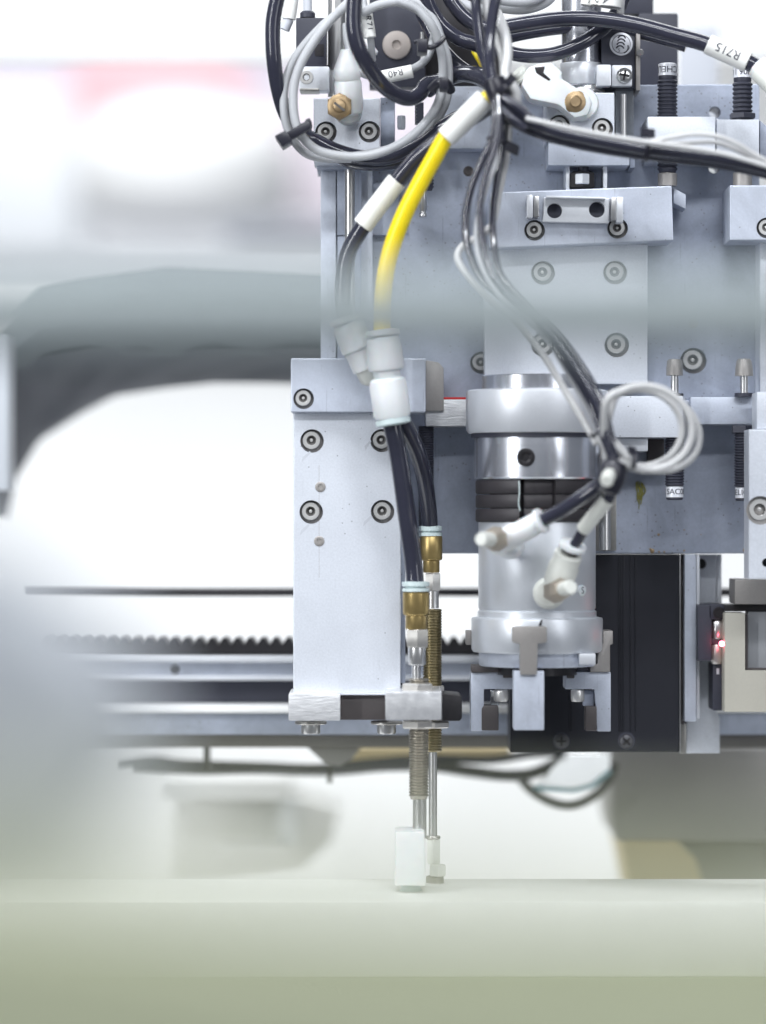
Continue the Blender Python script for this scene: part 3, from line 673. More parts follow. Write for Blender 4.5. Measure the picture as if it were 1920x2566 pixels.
put('jaw_tip', prism([(1212, 1768), (1248, 1768), (1250, 1776), (1250, 1831), (1207, 1831), (1207, 1776)], YS-6.4, YS+6, 3), 'brownmetal', j)
put('tip_shim', box(1230, 1732, 1250, 1768, YS-2, YS+6, 1), 'clear', j)
j = put('jaw', prism([(1417, 1690), (1446, 1684), (1531, 1684), (1531, 1833), (1497, 1833), (1490, 1727), (1417, 1727)], YS-6, YS+14, 2.5), 'alu2', t)
put('jaw_slide', prism([(1512, 1581), (1536, 1581), (1536, 1614), (1529, 1616), (1529, 1684), (1480, 1684), (1480, 1668), (1497, 1664), (1500, 1616), (1512, 1614)], YS-8, YS+10, 2), 'greymetal', j)
put('jaw_key', box(1421, 1676, 1440, 1700, YS-7, YS, 2), 'brownmetal', j)
put('screw', vl(1448, YS-2, [(15, 1728), (17, 1731), (17, 1754), (15, 1758)]), 'screwsteel', j)
put('jaw_tip', box(1468, 1770, 1496, 1832, YS-7, YS+6, 3), 'brownmetal', j)
put('tip_shim', box(1462, 1732, 1488, 1769, YS-2, YS+6, 1), 'plate', j)
kk = k(YG); nv = Vector((107, -101, 0)).normalized(); og = W(gx, 1478, YG)+nv*(147*kk)
b = put('body_mark', rev(None, og, nv, [(14*kk, -3*kk), (14*kk, 1.5*kk), (13*kk, 2*kk), (0, 2.1*kk)], 28), 'white', t)
bm = text_mesh('S', 24*kk); ta = Vector((0, 0, 1)).cross(nv)*1
for v in bm.verts: v.co = og+nv*(2.6*kk)+ta*v.co.x+Vector((0, 0, 1))*v.co.y
put('lettering', bm, 'ink', b, smooth=None)
# push-in fittings on the gripper
FG = 'white push-in fittings on the gripper'
t = thing('push_in_fitting', 'white elbow fitting with a brown nut at the gripper left edge', 'tube fitting', (1256, 1359, -58), FG)
bd = put('body', al((1238, 1368, -56), (1352, 1308, -70), [(26, 0), (29, 0.05), (31, 0.5), (28, 0.55), (28, 0.97), (26, 1)]), 'white', t)
put('base_ring', fl(1278, 1364, -43, [(38, -3), (38, 1), (36, 16), (30, 40), (26, 60)]), 'white', t)
put('release_collar', al((1350, 1309, -70), (1362, 1303, -71), [(29, 0), (33, 0.2), (33, 0.8), (22, 1)]), 'white', t)
put('nut', al((1262, 1352, -55), (1228, 1350, -74), [(28, 0, True), (31, 0.2, True), (31, 0.8, True), (22, 1, True)]), 'wornnut', t)
put('stud', al((1240, 1352, -68), (1205, 1351, -86), [(17, 0), (18, 0.1), (19, 0.85), (15, 1)]), 'dirtywhite', t)
t = thing('push_in_fitting', 'white upright fitting with a round base beside the S mark', 'tube fitting', (1385, 1483, -50), FG)
put('base_ring', fl(1376, 1486, -44, [(40, -4), (41, 4), (39, 8), (31, 18)]), 'dirtywhite', t)
put('nut', al((1388, 1482, -50), (1410, 1476, -66), [(30, 0, True), (30, 0.8, True), (22, 1, True)]), 'wornnut', t)
put('stud', al((1400, 1478, -58), (1432, 1472, -78), [(16, 0), (17, 0.1), (19, 0.85), (15, 1)]), 'dirtywhite', t)
put('body', al((1396, 1468, -52), (1426, 1386, -59), [(30, 0), (38, 0.1), (39, 0.6), (35, 0.66), (36, 0.97), (33, 1)]), 'dirtywhite', t)
put('gap_ring', al((1426, 1387, -59), (1434, 1370, -60), [(21, 0), (21, 1)]), 'recess', t)
put('release_collar', al((1433, 1374, -60), (1437, 1362, -61), [(24, 0), (35, 0.2), (35, 0.8), (20, 1)]), 'white', t)
# ------------------------------------------------------------------ upper left air cylinder
t = thing('air_cylinder', 'upper left air cylinder with a black sensor box in front of its steel tube', 'air cylinder', (842, 404, 5))
put('tube', vl(844, 8, [(22, -60), (22, 243)]), 'steel', t)
sb = put('sensor_box', box(742, 44, 818, 168, -4, 20, 3), 'black', t)
put('sensor_cap', vl(771, 2, [(14, 28), (19, 33), (19, 44)]), 'black', sb)
put('sensor_lead', vl(771, 2, [(11, -60), (11, 30)]), 'bggrey', sb)
put('sensor_mark', box(789, 110, 812, 140, -4.3, -3.9, 0), 'blackmetal', sb)
cb = put('clamp_band', vl(844, 8, [(25, 164), (25.5, 166), (25.5, 224), (25, 226)]), 'steel', t)
put('clamp_ear', box(750, 166, 826, 226, -5, 8, 4), 'satin', cb)
put('clamp_edge', box(752, 221, 800, 228, -6.5, 6, 2), 'darksteel', cb)
socket(t, 768, 193, -5.5, 17)
bl = put('end_block', box(786, 246, 952, 404, -6, 24, 2.5), 'alu', t, smooth=None)
bored(bl, [(817, 331, 27), (926, 330, 27)], -6)
put('side_plate', box(953.5, 244, 990, 404, 4, 24, 2), 'plate', t)
put('hex_spacer', vl(1006, 8, [(11, 290, True), (12, 296, True), (12, 318, True), (10, 324, True)]), 'bggrey', t)
put('fine_rack', prism([(1062, 256)]+[(1040+(6 if i % 2 else 0), 258+i*4) for i in range(13)]+[(1062, 310)], 4, 14, 0), 'black', t, smooth=None)
t = thing('speed_controller', 'white tilted speed controller with a brass screw on the left block', 'speed controller', (862, 306, -22), 'white speed controllers on the end blocks')
put('base_ring', fl(872, 278, -6, [(36, -1), (37, 3), (36, 22), (33, 30)]), 'white', t)
put('body', al((878, 288, -13), (866, 124, -20), [(20, 0), (32, 0.05), (35, 0.12), (34, 0.5), (31, 0.54), (34, 0.57), (33, 0.72), (12, 1)]), 'white', t)
put('adjusting_screw', fl(851, 267, -21, [(34, -14, True), (34, 7, True), (31, 10, True), (30, 16), (26, 18), (24, 19), (17, 19.5), (16, 24), (13, 26), (0, 26)], seg=36), 'screwbrass', t)
# motor with its round face
put('slot', prism([(836, 259), (840, 255), (866, 275), (862, 279)], -25.6, -25.0, 0), 'recess', t)
t = thing('black_actuator', 'black square actuator with a round beige disc between the cable loops', 'actuator', (996, 216, 30))
put('body', box(926, -60, 1066, 218, 26, 40, 3), 'black', t)
d = put('disc', fl(994, 113, 26, [(36, 0), (35, 7), (32, 9), (12, 9.5), (11, 5), (10, 3, True), (0, 3)], seg=36), 'disc', t)
put('side_rod', vl(1058, 18, [(5, 80), (5, 170)]), 'steel', t)
put('lever', prism([(912, 108), (940, 118), (948, 128), (945, 133), (912, 126)], 5, 12, 2), 'white', t)
put('rear_gripper_case', box(1066, -60, 1260, 214, 34, 48, 3), 'blackmetal', label='dark casing behind the knot of cables at the top centre', cat='casing')
put('yellow_tube', tube([(1186, 128, 20), (1197, 146, 18), (1210, 170, 10), (1222, 195, 0), (1232, 225, -20)], 5.5), 'yellow', label='thin yellow tube peeping out behind the cable knot', cat='tube')
# ------------------------------------------------------------------ upper right air cylinder
t = thing('air_cylinder', 'upper right air cylinder with a round silver sticker on its black side', 'air cylinder', (1460, 415, 5))
put('tube', vl(1457, 6, [(50, -60), (50, 218)], seg=48), 'turned', t)
put('tube_foot', vl(1470, 6, [(44, 214), (46, 217), (46, 231)], seg=40), 'steel', t)
sd = put('side_body', box(1508, 64, 1592, 220, -2, 22, 3), 'black', t)
put('side_strip', box(1594, 70, 1605, 226, -4, 20, 2), 'greymetal', sd)
put('knob', fl(1604, 132, -4, [(9, 0), (9.5, 3), (8, 6), (0, 6.5)], seg=20), 'steel', sd)
cb = put('clamp_band', vl(1457, 6, [(53, 160), (54, 163), (54, 212), (53, 215)], seg=48), 'satin', t)
put('clamp_ear', box(1495, 161, 1532, 215, -8, 10, 4), 'satin', cb); put('clamp_ear', box(1533, 162, 1585, 216, -6, 10, 5), 'satin', cb)
phillips(t, 1565, 189, -6.5, 20)
st = put('sticker', fl(1557, 110, -2, [(29, -0.5), (29, 0.6), (28.5, 0.8), (0, 0.81)], seg=40), 'silverlabel', sd)
def arc(cx, cy, r0, r1, a0, a1, Y, bm, n=14):
    q = [(cx+r1*math.cos(R(a0+(a1-a0)*i/n)), cy+r1*math.sin(R(a0+(a1-a0)*i/n))) for i in range(n+1)]
    q += [(cx+r0*math.cos(R(a1+(a0-a1)*i/n)), cy+r0*math.sin(R(a1+(a0-a1)*i/n))) for i in range(n+1)]
    vs_ = [bm.verts.new(W(x, y, Y)) for x, y in q]
    for i in range(n): bm.faces.new((vs_[i], vs_[i+1], vs_[2*n-i], vs_[2*n+1-i]))
bm = bmesh.new()
arc(1557, 110, 22.2, 23.4, 0, 359.9, -2.2, bm, 40)
for i in range(4): arc(1557+(-3+1.5*i), 124-8.5*i, 8.0, 11.5, 200, 345, -2.2, bm)
arc(1560, 118, 13, 16, -20, 75, -2.2, bm)
put('printed_emblem', bm, 'ink', st, smooth=None)
lettering(st, 'S', 11, (1552, 125, -2.2), -RT, -UP)
bl = put('end_block', box(1370, 232, 1540, 352, -6, 24, 2.5), 'alu', t, smooth=None)
bored(bl, [(1510, 322, 27), (1402, 314, 27)], -6)
put('glass_side', box(1543, 222, 1588, 352, 2, 24, 3), 'clear', t)
put('tie_rod', vl(1563, -1, [(8, 236), (8, 350)]), 'steel', t)
lb = put('lower_block', box(1374, 354, 1578, 414, -4, 24, 2.5), 'alu2', t)
put('lower_block_end', box(1579, 352, 1592, 420, 2, 24, 2), 'plate', t)
fk = put('fork', box(1418, 416, 1428, 480, 2, 20, 2), 'satin', t); put('fork', box(1512, 416, 1522, 480, 2, 20, 2), 'satin', t)
put('rod', vl(1462, 4, [(14, 405), (14, 436)]), 'black', t)
put('jam_nut', vl(1459, 4, [(26, 430, True), (34, 435, True), (35, 470, True), (30, 474, True)], seg=36), 'blackmetal', t)
put('joint_nut', vl(1459, 0, [(18, 436, True), (20, 438, True), (20, 460, True), (18, 462, True)], seg=36), 'satin', t)
t = thing('speed_controller', 'white speed controller with a brass screw on the right block, smudged black', 'speed controller', (1440, 290, -24), 'white speed controllers on the end blocks')
put('base_ring', fl(1458, 262, -6, [(42, -1), (43, 3), (42, 22), (38, 30)]), 'white', t)
put('body', prism([(1322, 170), (1350, 158), (1386, 156), (1410, 180), (1408, 196), (1476, 238), (1486, 258), (1474, 288), (1440, 296), (1400, 262), (1330, 248), (1306, 212)], -23, -6, 9), 'white', t, smooth=50)
put('release_collar', al((1312, 196, -15), (1296, 178, -16), [(24, 0), (24, 0.3), (20, 0.35), (20, 0.6), (23, 0.65), (23, 1)]), 'dirtywhite', t)
put('collar_ring', al((1322, 200, -15), (1312, 194, -15), [(25, 0), (26, 0.3), (26, 0.7), (24, 1)]), 'darksteel', t)
put('adjusting_screw', fl(1441, 257, -20, [(33, 0, True), (33, 7, True), (31, 10, True), (30, 16), (26, 18), (24, 19), (18, 19.5), (14, 22), (12, 24), (0, 24)], seg=36), 'screwbrass', t)
put('smudge', prism([(1340, 168), (1366, 166), (1362, 182), (1380, 198), (1376, 202), (1356, 190), (1344, 182)], -23.3, -22, 1), 'blackmetal', t)
t = thing('black_housing', 'tall black housing between the silver sticker and the pale panel', 'housing', (1650, 216, 50))
put('body', box(1600, 32, 1700, 218, 50, 90, 6), 'black', t); put('top_box', box(1560, -60, 1638, 34, 52, 90, 4), 'black', t)
put('background_partition', prism([(1700, 72), (1800, 66), (1800, 330), (1700, 330)], 300, 340, 4), 'bggrey', label='soft pale panel behind the upper shock absorbers', cat='panel')
put('upright_strip', box(1698, 64, 1706, 330, 120, 126, 1), 'bgwhite', label='thin white upright strip beside the tall black housing', cat='trim strip')
# ------------------------------------------------------------------ lower right: slab, sensor, brackets
sl = put('motor_slab', prism([(1279, 1470), (1490, 1470), (1490, 1389), (1703, 1389), (1703, 1885), (1279, 1885)], 26, 60, 2), 'blackano', label='black anodised motor slab with two cross screws behind the gripper jaws', cat='motor slab', smooth=None)
for x in (1427, 1433, 1551, 1556, 1562, 1580, 1592):
    put('ridge', box(x, 1392, x+2.2, 1832, 25.4, 26.5, 0.6), 'blackano', sl)
phillips(sl, 1407, 1857, 26.0, 19, 'screwblack', 0.0, 'black'); phillips(sl, 1570, 1858, 26.0, 19, 'screwblack', 0.8, 'black')
for x in (1407, 1570): put('screw_seat', fl(x, 1857, 26, [(22, -1), (22, 0.4), (20, 0.5), (0, 0.5)]), 'black', sl)
put('chrome_edge', box(1703.5, 1389, 1706, 1885, 25, 60, 0.5), 'steel', sl)
put('dark_reveal', box(1706.5, 1389, 1716, 1815, 32, 60, 0), 'brownmetal', sl)
t = thing('aluminium_upright', 'pale aluminium upright plate and bar right of the black slab', 'upright', (1760, 1888, 30))
put('bar', box(1716, 1389, 1745, 1808, 22, 40, 2), 'alu2', t); put('bar_edge', box(1745.5, 1389, 1754, 1800, 26, 42, 2), 'satin', t)
up = put('plate', prism([(1725, 1389), (1796, 1389), (1796, 1780), (1804, 1800), (1804, 1888), (1720, 1888)], 44, 60, 2), 'alu', t, smooth=None)
put('plate_edge', box(1797, 1389, 1809, 1780, 46, 60, 2), 'satin', t)
put('dark_bore', fl(1757, 1413, 44, [(13, -1), (13, 0.6), (0, 0.7)]), 'blackmetal', t)
put('corner_piece', box(1703, 1812, 1720, 1888, 34, 60, 3), 'darksteel', t)
t = thing('light_sensor', 'black sensor with silver barrels and a lit red dot', 'sensor', (1780, 1780, 20))
put('body', box(1749, 1516, 1784, 1656, 14, 44, 3), 'black', t)
put('head', box(1776, 1514, 1816, 1552, 14, 40, 3), 'black', t)
put('ring', fl(1802, 1536, 14, [(15, -0.5), (15, 2), (10, 2), (9, 0.3), (0, 0.2)]), 'blackmetal', t)
put('barrel', vl(1798, 18, [(14, 1553), (17, 1557), (17, 1597), (14, 1601)]), 'steel', t)
put('barrel', vl(1796, 18, [(14, 1615), (16, 1620), (16, 1656), (12, 1664)]), 'nickel', t)
put('neck', box(1780, 1600, 1806, 1616, 16, 30, 2), 'black', t)
put('red_light', fl(1809, 1613, 8, [(7, 0), (7, 3), (4.5, 6), (0, 7)], seg=20), 'led', t)
lw = put('lower_body', box(1787, 1664, 1813, 1781, 18, 40, 3), 'black', t)
put('dot', box(1796, 1675, 1803, 1690, 17.6, 18.5, 1), 'bggrey', lw)
t = thing('beige_bracket', 'beige bracket with a square cutout at the right edge by the red light', 'bracket', (1930, 1785, 10))
put('plate', prism([(1816, 1536), (1868, 1536), (1868, 1680), (2060, 1680), (2060, 1784), (1816, 1784)], 6, 24, 2.5), 'beige', t)
put('cutout_edge', prism([(1868.5, 1540), (1874, 1540), (1874, 1674), (2060, 1674), (2060, 1679.5), (1868.5, 1679.5)], 9, 24, 0.5), 'brownmetal', t)
put('inner_panel', box(1874.5, 1533, 2060, 1673.5, 12, 24, 1), 'innergrey', t)
put('top_strip', box(1816, 1516, 2060, 1532, 12, 40, 1), 'blackmetal', t)
put('grey_cap', box(1842, 1452, 2060, 1514, 4, 30, 3), 'greymetal', t)
t = thing('right_arm_plate', 'pale plate cut by the right edge with one blurred socket screw', 'arm', (1950, 1452, -30))
put('top_plate', box(1897, 982, 2060, 1075, -28, -8, 2.5), 'alu', t)
ra = put('plate', box(1877, 1076, 2060, 1451, -34, -14, 2.5), 'alu', t, smooth=None)
bored(ra, [(1906, 1279, 36)], -34, 3.0)
drill(ra, [(1921, 1410, 11, 14, -34)])
put('dark_bore', fl(1921, 1410, -24, [(11.2, -1), (11.2, 0.5), (0, 0.5)]), 'black', t)
# ------------------------------------------------------------------ tubes and cables
BT = 'glossy black air tubes'
def cable(name, pts, r, m, label, cat, group=None, sub=8, seg=14):
    return put(name, tube(pts, r, None, seg, sub), m, None, label, cat, group, smooth=60)
def sleeve(par, p0, p1, r, m='sleeve'):
    return put('marker_sleeve', al(p0, p1, [(r*0.92, 0), (r, 0.01), (r, 0.99), (r*0.92, 1)], None, 28), m, par)
def black(pts, r, label): return cable('air_tube', pts, r, 'blackpu', label, 'air tube', BT)
# left group
a = black([(706, -40, -30), (694, 0, -30), (684, 58, -30), (685, 135, -30), (696, 217, -26), (716, 285, -20), (745, 325, -14), (790, 352, -10), (850, 380, -10), (915, 395, -10), (985, 392, -12), (1060, 355, -14), (1120, 310, -16), (1190, 275, -24), (1240, 250, -36)], 19, 'black tube down the left side and under the grey loops')
sleeve(a, (736, -30, 8), (724, 48, 8), 17); put('tube_end', al((724, 48, 8), (712, 74, 8), [(13, 0), (14, 1)]), 'bggrey', a)
black([(820, 372, 0), (880, 402, -4), (960, 408, -6), (1040, 388, -8), (1110, 345, -10), (1170, 300, -14), (1235, 262, -30)], 20, 'black tube under the grey loops, lowest of the left bundle')
black([(893, -40, -48), (887, 20, -48), (888, 75, -48), (903, 130, -46), (938, 188, -40), (975, 226, -34), (1020, 246, -28), (1050, 236, -24), (1068, 212, -20), (1100, 205, -16)], 20, 'black tube curving in front of the round beige disc')
black([(1060, -40, -14), (1074, 10, -14), (1105, 62, -14), (1148, 96, -14), (1195, 112, -14), (1240, 135, -10)], 19, 'black tube with a long white glint at the top centre')
black([(1030, -40, 4), (1062, 40, 2), (1100, 110, 0), (1140, 155, -2), (1190, 190, -10), (1235, 215, -20)], 18, 'dull black tube running down into the knot from the top')
black([(1110, -40, 0), (1140, 15, -2), (1176, 52, -4), (1215, 70, -6), (1260, 80, -6)], 19, 'short black tube arching behind the knot at the top')
black([(1070, 225, -4), (1100, 205, -8), (1150, 185, -12), (1200, 190, -24), (1240, 215, -34)], 22, 'black tube wrapped in tape just left of the knot')
# grey loops
GL = 'grey cables coiled at upper left'
def greyc(pts, r, label, m='grey'): return cable('grey_cable', pts, r, m, label, 'cable', GL)
greyc([(905, -30, -20), (872, 12, -22), (810, 62, -24), (748, 132, -26), (718, 195, -26), (711, 262, -26), (722, 325, -25), (758, 378, -24), (806, 396, -22), (880, 398, -20)], 10.5, 'outer grey cable of the coil at upper left')
greyc([(885, -10, -24), (865, 14, -26), (826, 54, -30), (770, 130, -32), (741, 195, -32), (735, 262, -32), (748, 326, -32), (792, 374, -32), (870, 392, -30), (948, 384, -28), (1020, 350, -24), (1068, 305, -20), (1096, 262, -18), (1108, 215, -18), (1110, 155, -20), (1098, 100, -22), (1080, 60, -24), (1048, 25, -24), (1010, 8, -24), (985, 5, -24), (945, 14, -22), (910, 32, -18)], 11.5, 'grey cable making the full ring of the coil')
greyc([(1010, -6, -12), (1052, 10, -14), (1085, 45, -16), (1105, 95, -18), (1122, 150, -18), (1124, 215, -16), (1112, 270, -14), (1070, 325, -12), (1010, 362, -12), (940, 382, -14), (880, 392, -16)], 11, 'grey cable behind the ring of the coil')
g = greyc([(868, 60, -8), (870, 100, -10), (882, 140, -14), (905, 180, -16), (940, 192, -16), (985, 188, -16), (1035, 172, -14), (1066, 150, -10), (1080, 122, -8), (1088, 85, -4)], 10, 'grey cable carrying a white sleeve marked R40')
s = sleeve(g, (955, 194, -16), (1034, 178, -16), 17)
lettering(s, 'R40', 24, (992, 186.5, -16), W(955, 194, -16)-W(1034, 178, -16), -UP, 17, 'v', -0.15)
g = greyc([(905, -40, -8), (912, 10, -10), (924, 60, -12), (930, 110, -10), (934, 150, -4)], 9, 'grey cable with an upright sleeve marked R71 at the top')
s = sleeve(g, (916, 20, -14), (927, 94, -14), 16)
lettering(s, 'R71', 25, (924, 60, -14), W(927, 94, 0)-W(916, 20, 0), RT, 16, 'v')
bt = thing('cable_tie', 'black cable tie with a big square head on the lower left of the coil', 'cable tie', (735, 330, -30), 'black cable ties on the tubes and cables')
put('strap', prism([(700, 342), (770, 300), (780, 312), (778, 322), (708, 362)], -42, -36, 3), 'tie', bt)
put('ratchet_head', prism([(688, 340), (715, 326), (733, 352), (707, 368)], -46, -30, 3), 'tie', bt)
put('strap_end', prism([(764, 300), (776, 294), (782, 306), (779, 318), (768, 314)], -41, -26, 3), 'tie', bt)
bt = thing('cable_tie', 'black cable tie on the right side of the ring, beside the beige disc', 'cable tie', (1076, 112, -30), 'black cable ties on the tubes and cables')
put('strap', tube([(1050, 110, -34), (1076, 118, -38), (1096, 112, -38), (1112, 96, -32)], 7), 'tie', bt)
put('ratchet_head', box(1046, 96, 1072, 130, -40, -26, 4), 'tie', bt)
put('strap_end', tube([(1040, 106, -32), (1052, 104, -34), (1064, 112, -36)], 5), 'tie', bt)
bt = thing('cable_tie', 'dark bunched cable tie where the coil meets the black tubes', 'cable tie', (1108, 212, -28), 'black cable ties on the tubes and cables')
put('strap', tube([(1082, 222, -30), (1100, 206, -34), (1118, 208, -34), (1130, 226, -28)], 12), 'tie', bt)
put('ratchet_head', box(1102, 192, 1124, 222, -44, -30, 5), 'tie', bt)
# knot and harness
HB = 'harness cables hanging from the knot'
def harn(pts, r, m, label): return cable('harness_cable', pts, r, m, label, 'cable', HB)
harn([(1190, -40, -50), (1194, 20, -52), (1202, 90, -56), (1214, 150, -60), (1232, 205, -66)], 13, 'blackpu', 'matt black cable dropping into the knot, left one of the pair')
harn([(1252, -40, -58), (1240, 10, -60), (1229, 80, -63), (1226, 140, -65), (1232, 195, -68), (1240, 225, -70)], 14, 'blackpu', 'shiny black cable dropping straight into the knot')
harn([(1230, -40, -48), (1218, 0, -48), (1226, 50, -50), (1243, 95, -52), (1258, 140, -54), (1262, 190, -58), (1260, 225, -60)], 10, 'palegrey', 'white cable curving behind the shiny black one above the knot')
harn([(1238, 20, -46), (1253, 48, -52), (1268, 95, -58), (1272, 140, -62), (1266, 185, -66), (1278, 206, -68), (1293, 232, -68), (1292, 262, -66), (1280, 275, -60)], 13, 'palegrey', 'white cable bulging out on the right side of the knot')
put('tape_wrap', rev(None, W(1248, 228, -68), W(1262, 262, -68)-W(1236, 190, -68), [(5*S*1, -38*S), (26*S, -30*S), (30*S, -8*S), (29*S, 14*S), (24*S, 34*S), (6*S, 40*S)], 20), 'tie', label='black tape wrapped round the cable knot', cat='tape')
bt = band((1262, 222, -76), W(1300, 262, 0)-W(1236, 195, 0), 20, 12, UP+RT*0.8, 'black cable tie across the front of the knot', head=(20, 16, 12))
harn([(1240, 240, -70), (1240, 300, -72), (1232, 350, -72), (1208, 405, -72), (1182, 470, -70), (1168, 545, -68), (1172, 615, -70), (1206, 694, -74), (1278, 760, -78), (1356, 833, -82), (1418, 912, -86), (1474, 1000, -88), (1510, 1092, -90), (1535, 1150, -90)], 9.5, 'blackgloss', 'leftmost shiny black cable swinging down from the knot to the coil')
harn([(1248, 240, -78), (1250, 310, -80), (1240, 372, -80), (1218, 440, -80), (1203, 520, -80), (1212, 610, -80), (1236, 690, -82), (1300, 762, -84), (1378, 838, -88), (1444, 925, -90), (1492, 1005, -92), (1522, 1090, -92), (1545, 1150, -90)], 9.5, 'blackgloss', 'front black cable in the middle of the harness above the gripper')
harn([(1256, 240, -64), (1260, 310, -64), (1258, 380, -62), (1246, 450, -62), (1236, 530, -62), (1238, 612, -64), (1258, 690, -68), (1326, 766, -72), (1404, 846, -76), (1466, 930, -80), (1508, 1008, -84), (1532, 1090, -86), (1550, 1150, -88)], 9, 'blackgloss', 'rightmost black cable of the harness above the gripper')
harn([(1250, 250, -58), (1256, 330, -60), (1246, 400, -62), (1216, 480, -66), (1196, 560, -72), (1200, 640, -78), (1240, 722, -82), (1312, 796, -84), (1380, 866, -84), (1430, 948, -84), (1478, 1030, -84), (1504, 1100, -84)], 7, 'grey', 'thin grey cable woven into the black harness above the gripper')
harn([(1266, 240, -62), (1276, 320, -62), (1268, 400, -60), (1252, 478, -58), (1234, 560, -56), (1200, 592, -58), (1160, 616, -62), (1147, 645, -64), (1170, 685, -66), (1222, 742, -68), (1296, 812, -70), (1362, 892, -72), (1412, 972, -74), (1464, 1056, -78), (1496, 1112, -82)], 9, 'palegrey', 'white cable kinked out to the left of the black harness')
band((1246, 352, -71), UP+RT*0.2, 25, 9, RT+UP*-0.5, 'black cable tie below the knot with its head to the right', head=(40, 26, 18))
# bundle to the right
RB = 'cables running from the knot to the right edge'
def rb_(pts, r, m, label): return cable('bundle_cable', pts, r, m, label, 'cable', RB)
rb_([(1255, 255, -72), (1320, 300, -72), (1400, 330, -72), (1500, 352, -72), (1624, 374, -72), (1770, 392, -72), (1860, 408, -72), (2000, 440, -72)], 16, 'blackpu', 'upper thick black cable of the bundle to the right edge')
rb_([(1250, 268, -66), (1310, 316, -66), (1400, 348, -66), (1500, 370, -66), (1624, 388, -66), (1770, 404, -66), (1860, 420, -66), (2000, 452, -66)], 15, 'blackpu', 'lower black cable of the bundle to the right edge')
rb_([(1262, 245, -78), (1290, 262, -80), (1318, 285, -80), (1330, 300, -80)], 12, 'blackpu', 'short black cable end leaving the knot to the right')
rb_([(1256, 270, -78), (1285, 296, -80), (1310, 316, -80), (1318, 322, -80)], 10, 'blackpu', 'lower short black cable end leaving the knot')
rb_([(1318, 296, -84), (1390, 312, -85), (1461, 328, -85), (1560, 346, -85), (1624, 356, -85), (1700, 366, -85), (1790, 380, -85), (1870, 400, -85), (2000, 440, -85)], 6.5, 'palegrey', 'thin white cable lying along the top of the black bundle')
rb_([(1600, 354, -82), (1635, 354, -84), (1690, 343, -85), (1745, 336, -85), (1800, 342, -85), (1850, 362, -84), (1890, 386, -82), (1990, 440, -80)], 6.5, 'palegrey', 'upper white cable arching above the bundle near the right edge')
rb_([(1640, 360, -78), (1720, 358, -80), (1790, 356, -80), (1840, 372, -80), (1900, 402, -78), (1990, 446, -78)], 6, 'palegrey', 'lower white cable arching above the bundle near the right edge')
band((1624, 372, -74), RT+UP*-0.15, 32, 10, UP, 'blurred black cable tie on the bundle to the right', head=(16, 30, 14))
# upper right tubes
a = black([(1240, 74, -12), (1300, 62, -14), (1374, 51, -16), (1440, 46, -18), (1510, 49, -20), (1592, 62, -22), (1690, 88, -24), (1775, 112, -26), (1868, 152, -28), (1905, 172, -28)], 20.5, 'thick black tube marked R715 reaching to the upper right edge')
s = sleeve(a, (1774, 110, -26), (1875, 156, -28), 26)
lettering(s, 'R715', 32, (1824.5, 133, -27), W(1774, 110, -26)-W(1875, 156, -28), -UP, 26, 'v', -0.06)
a = black([(1235, 110, -4), (1280, 132, -8), (1330, 140, -10), (1390, 135, -12), (1450, 112, -12), (1500, 80, -10), (1540, 40, -6), (1560, 0, 0), (1570, -40, 0)], 18, 'black tube looping low in front of the upper right cylinder')
black([(1250, 100, 6), (1320, 84, 4), (1400, 72, 2), (1480, 68, 0), (1560, 74, 0), (1640, 92, -2), (1720, 116, -4)], 15, 'black tube running just under the thick R715 tube')
t = thing('tube_fitting', 'white blurred fitting on the end of the R715 tube', 'tube fitting', (1912, 200, -40))
put('collar', al((1898, 166, -29), (1912, 178, -30), [(28, 0), (31, 0.1), (31, 0.9), (28, 1)]), 'white', t)
put('body', al((1906, 176, -30), (1950, 220, -34), [(28, 0), (30, 0.1), (30, 1)]), 'dirtywhite', t)
GT = 'grey cables crossing the top edge'
for pts, lb in (([(1160, -40, 10), (1200, -8, 10), (1250, 16, 8), (1314, 22, 6), (1370, 2, 4), (1400, -40, 4)], 'lowest grey cable curving along the top edge'),
                ([(1190, -50, 0), (1240, -8, 0), (1300, 3, 0), (1350, -8, 0), (1380, -50, 0)], 'grey cable just above the lowest one at the top edge'),
                ([(1120, -20, 4), (1150, 4, 2), (1180, 18, 0), (1215, 24, 0)], 'short pale grey cable slanting at the top centre')):
    cable('grey_cable', pts, 14, 'grey', lb, 'cable', GT)
a = cable('marked_cable', [(1566, -60, -18), (1560, -20, -18), (1556, 20, -16), (1556, 60, -10)], 9, 'palegrey', 'pale cable with printed white sleeve at the top right centre', 'cable')
s = sleeve(a, (1536, -50, -20), (1528, 18, -20), 30)
lettering(s, 'A', 26, (1520, 2, -20), -UP*0.9+RT*0.2, RT, 30, 'v', -0.2)
s = sleeve(a, (1500, -50, -14), (1496, 14, -14), 18)
lettering(s, '5', 24, (1498, 4, -14), -UP, RT, 18, 'v', 0)
s = sleeve(a, (1484, -50, -8), (1470, 14, -8), 16)
lettering(s, 'X', 22, (1478, 4, -8), -UP, RT, 16, 'v', 0)
